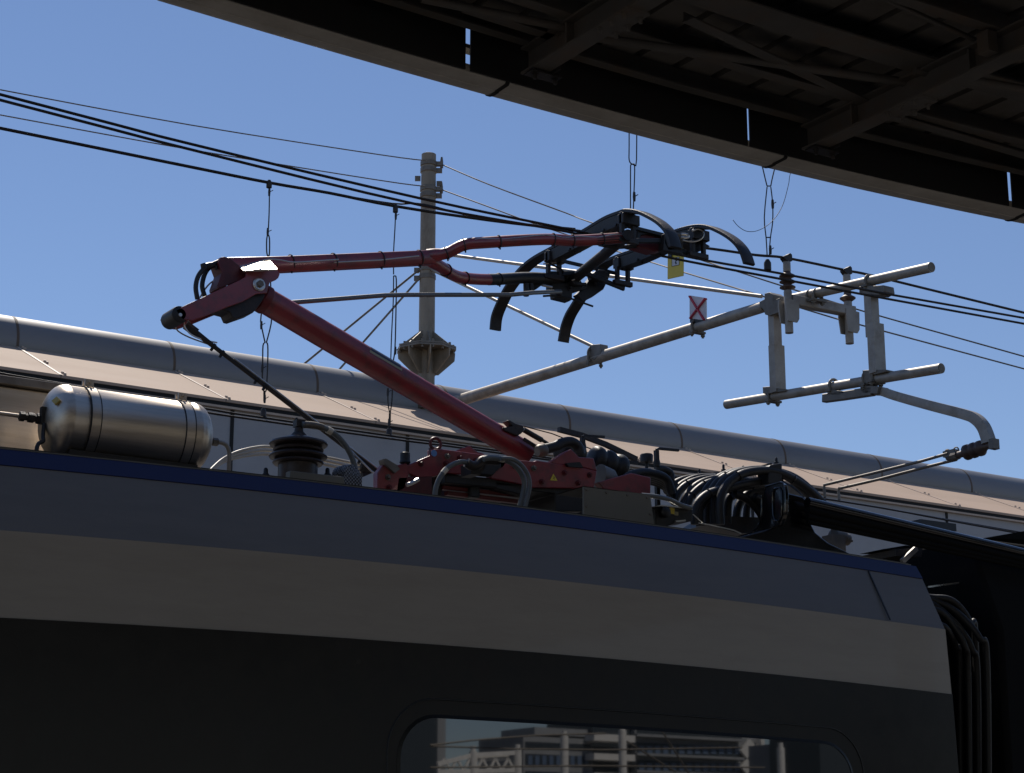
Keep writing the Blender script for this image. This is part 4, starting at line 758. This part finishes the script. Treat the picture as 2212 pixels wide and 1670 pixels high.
# arm along the track with two insulators
YA = 12.05
aa, ab = U('D', 545, 425, 'Y', YA), U('D', 1150, 505, 'Y', YA)
za = U('D', 850, 455, 'Y', YA).z
m = MB(); ar = [U('D', 640, 428, 'Y', YA), U('D', 1130, 520, 'Y', YA)]; m.bar([U('D', 545, 440, 'Y', YA), U('D', 1150, 500, 'Y', YA)] if 0 else ar, .09, sz('D', 78, ar[0]), .006); m.build('cross_arm', M['galv'], ct)
for cx, ctop, sheds, hb in ((612, 90, (245, 285, 328), 680), (1080, 190, (410, 412), 762)):
    c = U('D', cx, ctop, 'Y', YA); s_ = sz('D', 1, c)
    def iz(y): return U('D', cx, y, 'Y', YA).z
    m = MB(); m.prism([(c.x + dx * s_, YA - .05, iz(y)) for dx, y in ((-62, hb - 255), (76, hb - 245), (70, hb - 110), (50, hb - 80), (-48, hb - 80), (-66, hb - 200))], (0, .015, 0)); m.prism([(c.x + dx * s_, YA + .04, iz(y)) for dx, y in ((-62, hb - 255), (76, hb - 245), (70, hb - 110), (50, hb - 80), (-48, hb - 80), (-66, hb - 200))], (0, .015, 0)); m.build('side_plate', M['galv'], ct)
    m = MB(); m.lathe((c.x, YA, 0), (0, 0, 1), [(32 * s_, iz(hb)), (32 * s_, iz(hb - 320)), (28 * s_, iz(hb - 330))], 24); m.build('insulator_stem', M['galv'], ct)
    prf = [(26 * s_, iz(sheds[-1] + 12))]
    for sh in reversed(sheds if cx < 1000 else (412, 325, 300)): prf += [(26 * s_, iz(sh + 14)), (60 * s_, iz(sh + 2)), (62 * s_, iz(sh - 2)), (34 * s_, iz(sh - 20))] if not (cx > 1000 and sh < 412) else [(27 * s_, iz(sh))]
    if cx > 1000: prf = [(27 * s_, iz(440)), (62 * s_, iz(414)), (62 * s_, iz(408)), (30 * s_, iz(388)), (27 * s_, iz(300))]
    else: prf = [(26 * s_, iz(350))] + [q for sh in (328, 285, 240) for q in ((30 * s_, iz(sh + 16)), (62 * s_, iz(sh + 2)), (62 * s_, iz(sh - 4)), (34 * s_, iz(sh - 20)))] + [(22 * s_, iz(195))]
    MB().lathe((c.x, YA, 0), (0, 0, 1), prf, 28).build('insulator', M['porcel'], ct)
    o_ = ctop - 90
    MB().lathe((c.x, YA, 0), (0, 0, 1), [(28 * s_, iz(205 + o_)), (30 * s_, iz(200 + o_)), (30 * s_, iz(135 + o_)), (26 * s_, iz(128 + o_))], 24).build('metal_cap', M['galv'], ct)
    m = MB(); m.prism([(c.x + dx * s_, YA - .03, iz(y + o_)) for dx, y in ((-45, 95), (-10, 80), (20, 62), (38, 72), (40, 120), (10, 135), (-20, 132), (-45, 110))], (0, .06, 0)); m.build('saddle', M['soot'], ct, bevel=.004)
# steady arm
MB().bar(P('D', 'X', XT - .03, [(910, 1195), (1060, 1175), (1290, 1140)]), .06, .075, .006).build('short_arm', M['galvd'], ct)
sa = [U('M', 430, 498, 'X', XT), U('M', 520, 500, 'X', XT), U('M', 640, 538, 'X', XT), U('M', 900, 610, 'X', XT), U('M', 1200, 688, 'X', XT), U('M', 1290, 725, 'X', XT), U('M', 1350, 790, 'X', XT), U('M', 1385, 880, 'X', XT), U('M', 1392, 920, 'X', XT)]
c = cr(sa, 4); MB().sweep(c, [(-.03, -.045), (.03, -.045), (.035, -.02), (.035, .02), (.03, .045), (-.03, .045), (-.035, .02), (-.035, -.02)], up=Vector((0, 1, .2)), scale=[.75 + .35 * i / len(c) for i in range(len(c))], parallel=True).build('steady_arm', M['galv'], ct)
i0, i1 = U('M', 1450, 925, 'X', XT), U('M', 1100, 1030, 'X', XT); d = i1 - i0; s_ = sz('M', 1, i0); Ln = d.length
pr = [(14 * s_, 0), (30 * s_, .01)]
pr = [(22 * s_, 0), (28 * s_, Ln * .08), (28 * s_, Ln * .22)] + [q for f_ in (.30, .45, .60) for q in ((45 * s_, Ln * (f_ - .02)), (66 * s_, Ln * (f_ + .03)), (66 * s_, Ln * (f_ + .08)), (45 * s_, Ln * (f_ + .12)))] + [(30 * s_, Ln * .75), (28 * s_, Ln * .95), (20 * s_, Ln)]
MB().lathe(i0, d, pr, 24).build('steady_insulator', M['porcel'], ct)
m = MB(); m.lathe(i1 - d * .12, d, [(40 * s_, 0), (42 * s_, .05), (20 * s_, .12)], 8); m.build('end_fitting', M['galvd'], ct); MB().box(i0 + Vector((0, .02, 0)), (.07, .05, .08)).build('end_fitting', M['galvd'], ct)
for pts, o_ in (([(1060, 1005), (850, 1065), (450, 1165), (100, 1250), (50, 1262), (48, 1290), (55, 1365)], 0), ([(1130, 1055), (900, 1110), (500, 1215), (220, 1280), (170, 1290), (165, 1315), (172, 1385)], .0)):
    MB().tube(P('M', 'X', XT - .02 + (.0 if pts[0][0] == 1060 else .08), pts), [sz('M', 13, i1)] * len(pts), 12).build('registration_rod', M['galvd'], ct)
m = MB(); c = U('M', 1080, 1005, 'X', XT); m.box(c, (.05, .12, .05)); m.ring(U('M', 1055, 1005, 'X', XT), (1, 0, 0), .03, .008, 14, 6); m.ring(U('M', 1125, 985, 'X', XT), (1, 0, 0), .03, .006, 14, 6); m.build('pivot_eye', M['galvd'], ct)
# tie rods
for i, (a, b) in enumerate((((921, 544), (1645, 640)), ((921, 577), (1281, 748)))):
    MB().tube([U('', *a, 'X', XT), U('', *b, 'X', XT)], sz('', 3.6, mc(8)), 10).build('tie_rod', M['galv'], ct)
for i, (a, b) in enumerate((((905, 583), (640, 800)), ((907, 600), (705, 830)))):
    p, q = U('', *a, 'X', XM - .1), U('', *b, 'Y', YM + .8)
    tag(MB().tube([p, q], sz('', 2.4, p), 8).build('stay_rod', M['galvd']), ('upper', 'lower')[i] + ' thin stay rod slanting left from the mast to the far roof', 'stay rod', 'stay rods of the mast')
# signs
sg = thing('crossed_sign', 'small white sign with a red cross on the inclined tube', 'sign', U('C', 1355, 1450, 'X', XT))
q = P('C', 'X', XT - .05, [(1258, 1175), (1450, 1205), (1452, 1468), (1258, 1450)]); MB().prism(q, (.01, 0, 0)).build('sign_board', M['signwhite'], sg)
for a, b in (((1262, 1185), (1432, 1462)), ((1448, 1212), (1268, 1448))): MB().bar(P('C', 'X', XT - .057, [a, b]), .002 if 0 else .012, .035, up=Vector((0, 1, 0)) if 0 else Vector((1, 0, 0))).build('red_stroke', M['signred'], sg)
m = MB(); m.prism(P('C', 'X', XT - .05, [(1262, 1445), (1450, 1465), (1450, 1510), (1400, 1530), (1320, 1530), (1262, 1490)]), (.05, 0, 0)); m.build('sign_bracket', M['black'], sg)
ys_ = thing('yellow_sign', 'yellow plate with small square pictogram hanging below the wires', 'sign', U('C', 1090, 720, 'Y', 9.3))
yq = P('C', 'X', 7.6, [(1002, 640), (1185, 600), (1182, 945), (1000, 985)]); MB().prism(yq, (.006, 0, 0)).build('sign_plate', M['yellow'], ys_)
MB().prism(P('C', 'X', 7.598, [(1048, 740), (1138, 722), (1138, 820), (1048, 838)]), (.001, 0, 0)).build('pictogram_frame', M['black'], ys_)
MB().prism(P('C', 'X', 7.5965, [(1054, 746), (1133, 729), (1133, 815), (1054, 831)]), (.001, 0, 0)).build('pictogram_field', M['signwhite'], ys_)
MB().prism(P('C', 'X', 7.595, [(1088, 750), (1106, 748), (1112, 765), (1096, 780), (1110, 800), (1095, 812), (1086, 790), (1094, 770)]), (.001, 0, 0)).build('pictogram', M['black'], ys_)
MB().prism(P('C', 'X', 7.59, [(1008, 655), (1045, 650), (1045, 720), (1010, 725)]), (.02, 0, 0)).build('sign_clip', M['black'], ys_)
# wires
def wire(pts, r, label, m_='copper', grp=None, n=4, ext=True):
    if ext:
        a, b = pts[0], pts[1]; pts = [a + (a - b).normalized() * 6] + pts
        a, b = pts[-1], pts[-2]; pts = pts + [a + (a - b).normalized() * 8]
    return tag(MB().tube(cr(pts, n), r, 8).build('overhead_wire', M[m_]), label, 'wire', grp)
G1 = 'overhead wires'
YW = 8.95
wa = [U('T', 0, 185, 'Y', YW), U('T', 2212, 760, 'Y', YW), U('P', 1170, 240, 'Y', YW), U('L', 1180, 545, 'Y', YW), U('', 1300, 513, 'Y', YW), U('', 1420, 540, 'Y', YW) , U('D', 0, 120, 'Y', YW), U('D', 600, 225, 'Y', YW), U('D', 1350, 370, 'Y', YW), U('D', 2212, 522, 'Y', YW)]
wb = [U('T', 0, 250, 'Y', YW), U('T', 2212, 825, 'Y', YW), U('P', 1170, 280, 'Y', YW), U('L', 1180, 562, 'Y', YW), U('', 1300, 523, 'Y', YW), U('C', 870, 700, 'Y', YW), U('D', 0, 155, 'Y', YW), U('D', 600, 268, 'Y', YW), U('D', 1350, 408, 'Y', YW), U('D', 2212, 565, 'Y', YW)]
wire(wa, .0085, 'upper of the two thick black contact wires touching the pantograph head', grp=G1)
wire(wb, .0085, 'lower of the two thick black contact wires touching the pantograph head', grp=G1)
YD = 12.05
wd = [U('T', 0, 580, 'Y', YD), U('T', 2212, 1030, 'Y', YD), U('P', 290, 150, 'Y', YD), U('P', 640, 210, 'Y', YD), U('P', 1030, 288, 'Y', YD), U('L', 700, 492, 'Y', YD), U('', 1250, 499, 'Y', YD), U('', 1400, 522, 'Y', YD), U('C', 1520, 630, 'Y', YD), U('D', 370, 75, 'Y', YD), U('D', 612, 98, 'Y', YD), U('D', 1080, 195, 'Y', YD), U('D', 1300, 240, 'Y', YD), U('D', 2212, 463, 'Y', YD)]
wire(wd, .0125, 'thickest black messenger wire held on top of the two mast insulators', grp=G1)
wire([v + Vector((0, .05, .015)) for v in (U('P', 600, 200, 'Y', YD), U('P', 1030, 272, 'Y', YD), U('', 921, 441, 'Y', YD), U('L', 700, 485, 'Y', YD), U('', 1250, 494, 'Y', YD))], .007, 'second strand clipped beside the thickest messenger wire', grp=G1, ext=False)
YF = 12.0
la_ = [U('', 300, 858, 'Y', YF), U('E', 1860, 420, 'Y', YF), U('F', 0, 228, 'Y', YF), U('F', 1380, 425, 'Y', YF), U('G', 1060, 365, 'Y', YF), U('M', 60, 1375, 'Y', YF), U('M', 1600, 1640, 'Y', YF)]
lb_ = [U('', 300, 867, 'Y', YF - .05), U('E', 1860, 452, 'Y', YF - .05), U('F', 0, 260, 'Y', YF - .05), U('F', 1380, 455, 'Y', YF - .05), U('G', 1060, 385, 'Y', YF - .05), U('M', 180, 1395, 'Y', YF - .05), U('M', 1600, 1650, 'Y', YF - .05)]
wire(la_, .008, 'upper of two dark wires running low in front of the blue grey wall', grp=G1); wire(lb_, .008, 'lower of two dark wires running low in front of the blue grey wall', grp=G1)
YQ = YM - .15
c1 = mc(mz(357)) + RT * (pr_ + sz('', 10, mc(8))); c2 = mc(mz(411)) + RT * (pr_ + sz('', 10, mc(8)))
wire([U('T', 0, 130, 'Y', YQ), U('T', 2212, 540, 'Y', YQ), U('L', 0, 80, 'Y', YQ), U('L', 310, 120, 'Y', YQ - .1)], .0075, 'thin grey wire from top left to the top of the mast', 'galvd', G1, ext=False)
wire([U('T', 0, 425, 'Y', YQ), U('T', 2212, 828, 'Y', YQ), U('L', 0, 240, 'Y', YQ), U('L', 300, 280, 'Y', YQ - .1)], .0075, 'thin grey wire from left edge to the lower mast clamp', 'galvd', G1, ext=False)
wire([c1, U('L', 700, 270, 'Y', YQ - .8), U('L', 1179, 447, 'Y', YQ - 1.5), U('C', 100, 320, 'Y', YQ - 2), U('C', 1480, 790, 'Y', YQ - 4), U('D', 250, 210, 'Y', YQ - 4.6), U('D', 560, 310, 'Y', YQ - 5), U('D', 1200, 510, 'Y', YQ - 5.5), U('D', 2212, 795, 'Y', YQ - 6), U('D', 3300, 1101, 'Y', YQ - 6.6)], .0075, 'thin wire running right from the mast top, above its twin', 'galvd', G1, ext=False)
wire([c2, U('L', 700, 410, 'Y', YQ - .8), U('L', 1000, 520, 'Y', YQ - 1.4), U('C', 200, 590, 'Y', YQ - 2), U('C', 740, 765, 'Y', YQ - 3), U('C', 1190, 905, 'Y', YQ - 4), U('C', 1900, 1120, 'Y', YQ - 5), U('D', 340, 370, 'Y', YQ - 5.3), U('D', 960, 560, 'Y', YQ - 5.7), U('D', 1150, 610, 'Y', YQ - 5.9), U('D', 2212, 895, 'Y', YQ - 6), U('D', 3300, 1187, 'Y', YQ - 6.6)], .0075, 'thin wire running right from the lower mast clamp', 'galvd', G1, ext=False)
# hidden near messenger
wire([Vector((-6, 8.95, 8.3)), Vector((4, 8.95, 8.15)), Vector((10, 8.95, 8.2)), Vector((20, 8.95, 8.6))], .011, 'messenger wire above the contact wires, hidden over the canopy', grp=G1, ext=False)
# droppers
def dropper(label, segs, caps, Y, z=''):
    t = thing('dropper', label, 'dropper wire', U(z, *caps[0][:2], 'Y', Y), 'droppers between the wires')
    m = MB()
    for sgm in segs: m.tube(cr(P(z, 'Y', Y, sgm), 3), .0042 if Y < 10 else .0052, 6)
    m.build('dropper_cable', M['copper'], t)
    for x, y, h, wv in caps:
        p = U(z, x, y, 'Y', Y); k_ = sz(z, 1, p); m = MB(); m.lathe(p + Vector((0, 0, -h * k_ / 2)), (0, 0, 1), [(wv * k_ * .35, 0), (wv * k_ * .5, h * k_ * .06), (wv * k_ * .5, h * k_ * .7), (wv * k_ * .25, h * k_)], 12); m.build('wire_clamp', M['soot'], t)
    return t
def crimp(t, z, x, y, Y): p = U(z, x, y, 'Y', Y); k_ = sz(z, 1, p); MB().lathe(p, (0, 0, 1), [(.008, -.03), (.010, 0), (.008, .03)], 8).tube([p, p + Vector((.03, 0, .02))], .003, 5).build('crimp', M['soot'], t)
t = dropper('leftmost dropper, passing behind the pantograph knee to the low wires', [[(290, 190), (288, 330), (282, 450)], [(282, 455), (274, 480), (274, 560), (284, 600), (296, 720), (300, 900), (300, 980), (272, 1092)], [(282, 455), (290, 480), (290, 560), (284, 600), (262, 760), (240, 940), (242, 990), (264, 1092)], [(264, 1092), (252, 1110), (250, 1200), (248, 1320), (256, 1375), (262, 1380), (270, 1375), (275, 1320), (280, 1200), (280, 1110), (272, 1092)], [(257, 1380), (257, 1440)], [(264, 1380), (262, 1440)]], [(288, 158, 50, 34), (254, 1505, 55, 34)], YD, 'P')
for q in ((289, 205), (280, 440), (242, 990), (248, 1245), (262, 1425)): crimp(t, 'P', *q, YD)
t = dropper('second dropper from the left, just in front of the mast', [[(1033, 340), (1030, 420), (1022, 560), (1022, 690)], [(1022, 700), (1020, 850), (1010, 1050), (1005, 1210)], [(1028, 700), (1038, 720), (1036, 900), (1030, 1130), (1018, 1220), (1012, 1360)], [(1022, 700), (1028, 700)], [(988, 1380), (990, 1460), (1000, 1510)], [(1015, 1360), (1012, 1440), (1002, 1510)], [(997, 1510), (996, 1580)], [(1003, 1510), (1002, 1580)]], [(1033, 303, 50, 32), (996, 1618, 45, 34)], YD, 'P')
for q in ((1035, 345), (1032, 1140), (988, 1385), (995, 1565)): crimp(t, 'P', *q, YD)
t = dropper('dropper hanging from the canopy edge onto the pantograph head', [[(1359, 200), (1359, 315), (1359, 345), (1364, 354), (1369, 354), (1375, 345), (1375, 200)], [(1362, 455), (1362, 370), (1363, 356), (1369, 356), (1371, 370), (1368, 455)]], [(1365, 470, 22, 8)], YW)
crimp(t, '', 1370, 425, YW)
t = dropper('rightmost dropper, forked at the canopy edge, left of the insulators', [[(1640, 330), (1652, 382), (1657, 402)], [(1682, 330), (1669, 382), (1665, 402)], [(1657, 402), (1665, 402)], [(1657, 404), (1651, 470), (1655, 515), (1657, 550)], [(1665, 404), (1669, 440), (1669, 480), (1664, 515), (1662, 550)], [(1655, 513), (1665, 513)]], [(1658, 573, 26, 16)], YW)
crimp(t, '', 1669, 441, YW); crimp(t, '', 1664, 540, YW)
tag(MB().tube(cr(P('', 'Y', 6.3, [(1583, 475), (1596, 490), (1615, 500), (1640, 497), (1668, 478), (1690, 445), (1703, 400), (1706, 380), (1714, 352)])), .0015, 6).build('loose_wire', M['black']), 'fine loose wire curling down from the canopy gutter joint', 'wire')

# ================================================================ BEHIND THE CAMERA (seen mirrored in the window)
def MR(x, y, Y):                        # the place whose mirror image shows at this spot of the window
    p = U('J', x, y, 'Y', 14.97 - Y); return Vector((p.x, Y, p.z))
def slab(x0, x1, y0, y1, Y, d, floor=False):
    a, b = MR(x0, y1, Y), MR(x1, y1, Y); t = MR((x0 + x1) / 2, y0, Y); m_ = MR((x0 + x1) / 2, y1, Y)
    return MB().bb((a.x, Y, 0 if floor else m_.z), (b.x, Y - d, t.z))
YB_ = -215
ab_ = thing('apartment_block', 'pale apartment block with balconies mirrored in the train window', 'building', (MR(1100, 400, YB_).x, YB_, 0))
slab(640, 945, 268, 400, YB_, 12, True).build('wall', M['concrete'], ab_)
slab(690, 945, 228, 260, YB_ - 2, 9).build('roof_terrace', M['concrete'], ab_)
slab(946, 1132, 190, 400, YB_ - 1, 12, True).build('recessed_wall', M['bwin'], ab_)
slab(1133, 1700, 205, 400, YB_, 12, True).build('wall', M['concrete'], ab_)
for y0, y1 in ((292, 320), (345, 392), (420, 450), (480, 510)): slab(650, 940, y0, y1, YB_ + .12, .1).build('window_band', M['bwin'], ab_)
for y0, y1 in ((225, 262), (300, 345), (375, 420), (450, 490)): slab(1140, 1600, y0, y1, YB_ + .12, .1).build('window_band', M['bwin'], ab_)
for y0, y1 in ((255, 285), (340, 368), (425, 450), (505, 530)): slab(952, 1132, y0, y1, YB_ + 2.5, 2.4).build('balcony', M['white'], ab_)
for y0, y1 in ((262, 274), (345, 356), (420, 430)): slab(1140, 1612, y0, y1, YB_ + 1.4, 1.3).build('balcony', M['concrete'], ab_)
for k in range(5):
    a = MR(1612, 300 + 70 * k, YB_ + .5); b = MR(1690, 400 + 70 * k, YB_ + .5); MB().bar([a, b], .5, 2.6).build('stair_flight', M['white'], ab_)
slab(1688, 1704, 275, 400, YB_ + 1.5, 1.2, True).build('pier', M['white'], ab_)
tag(slab(1945, 2400, 120, 400, YB_ + 40, 10, True).build('added_dark_block', M['bwin']), 'added dark block that darkens the far right end of the train window', 'building')  # made-up block, put in to darken this end of the window reflection
for k in range(9):
    for y0, y1 in ((348, 388), (424, 446)): slab(662 + k * 31, 680 + k * 31, y0, y1, YB_ + .2, .1).build('window', M['bluepane'], ab_)
for k in range(13):
    for y0, y1 in ((304, 340), (380, 415)): slab(1150 + k * 35, 1172 + k * 35, y0, y1, YB_ + .2, .1).build('window', M['bluepane'], ab_)
tag(slab(1840, 1935, 290, 400, YB_ + 30, 10, True).build('pale_block', M['concrete']), 'pale block mirrored at the right end of the train window', 'building')
tag(slab(262, 298, 150, 400, -150, 6, True).build('tower', M['concrete']), 'narrow pale tower mirrored at left in the train window', 'tower')
tag(slab(60, 261, 100, 400, -140, 8, True).build('dark_block', M['bwin']), 'dark glass block mirrored at the left end of the train window', 'building')
for i, (x, y) in enumerate(((420, 315), (615, 308), (820, 248), (1075, 222), (1770, 300))):
    p = MR(x, y, -62); m = MB(); m.cyl((p.x, -62, 0), (p.x, -62, p.z - .15), .20, 14); m.cyl((p.x, -62, p.z - .15), (p.x, -62, p.z + .1), .13, 12)
    tag(m.build('railway_post', M['white']), ('leftmost', 'second', 'third', 'tallest', 'rightmost')[i] + ' pale post mirrored in the train window', 'post', 'posts mirrored in the window')
m = MB()
m.bar([MR(262, 385, -62), MR(420, 345, -62), MR(600, 335, -62)], .15, .2); m.bar([MR(430, 358, -62.3), MR(575, 352, -62.3)], .1, .35); m.bar([MR(262, 420, -62), MR(600, 412, -62)], .15, .2)
for k in range(6): m.bar([MR(265 + 56 * k, 415, -62), MR(293 + 56 * k, 360, -62)], .1, .1); m.bar([MR(293 + 56 * k, 360, -62), MR(321 + 56 * k, 415, -62)], .1, .1)
tag(m.build('lattice_gantry', M['white']), 'pale lattice gantry mirrored in the train window', 'gantry')
for i, pts in enumerate(([(230, 302), (420, 280), (700, 258), (1000, 250)], [(230, 306), (620, 318), (1000, 322), (1600, 312)], [(230, 400), (900, 392), (1700, 400)], [(1095, 285), (1310, 420)], [(1250, 240), (1370, 430)])):
    tag(MB().tube([MR(x, y, -58 - i * .3) for x, y in pts], .045, 6).build('overhead_wire', M['galvd']), ('upper left', 'long middle', 'lowest', 'steep left', 'steep right')[i] + ' wire mirrored in the train window', 'wire', 'wires mirrored in the window')
for o in bpy.data.objects:
    if '_o' in o: del o['_o']
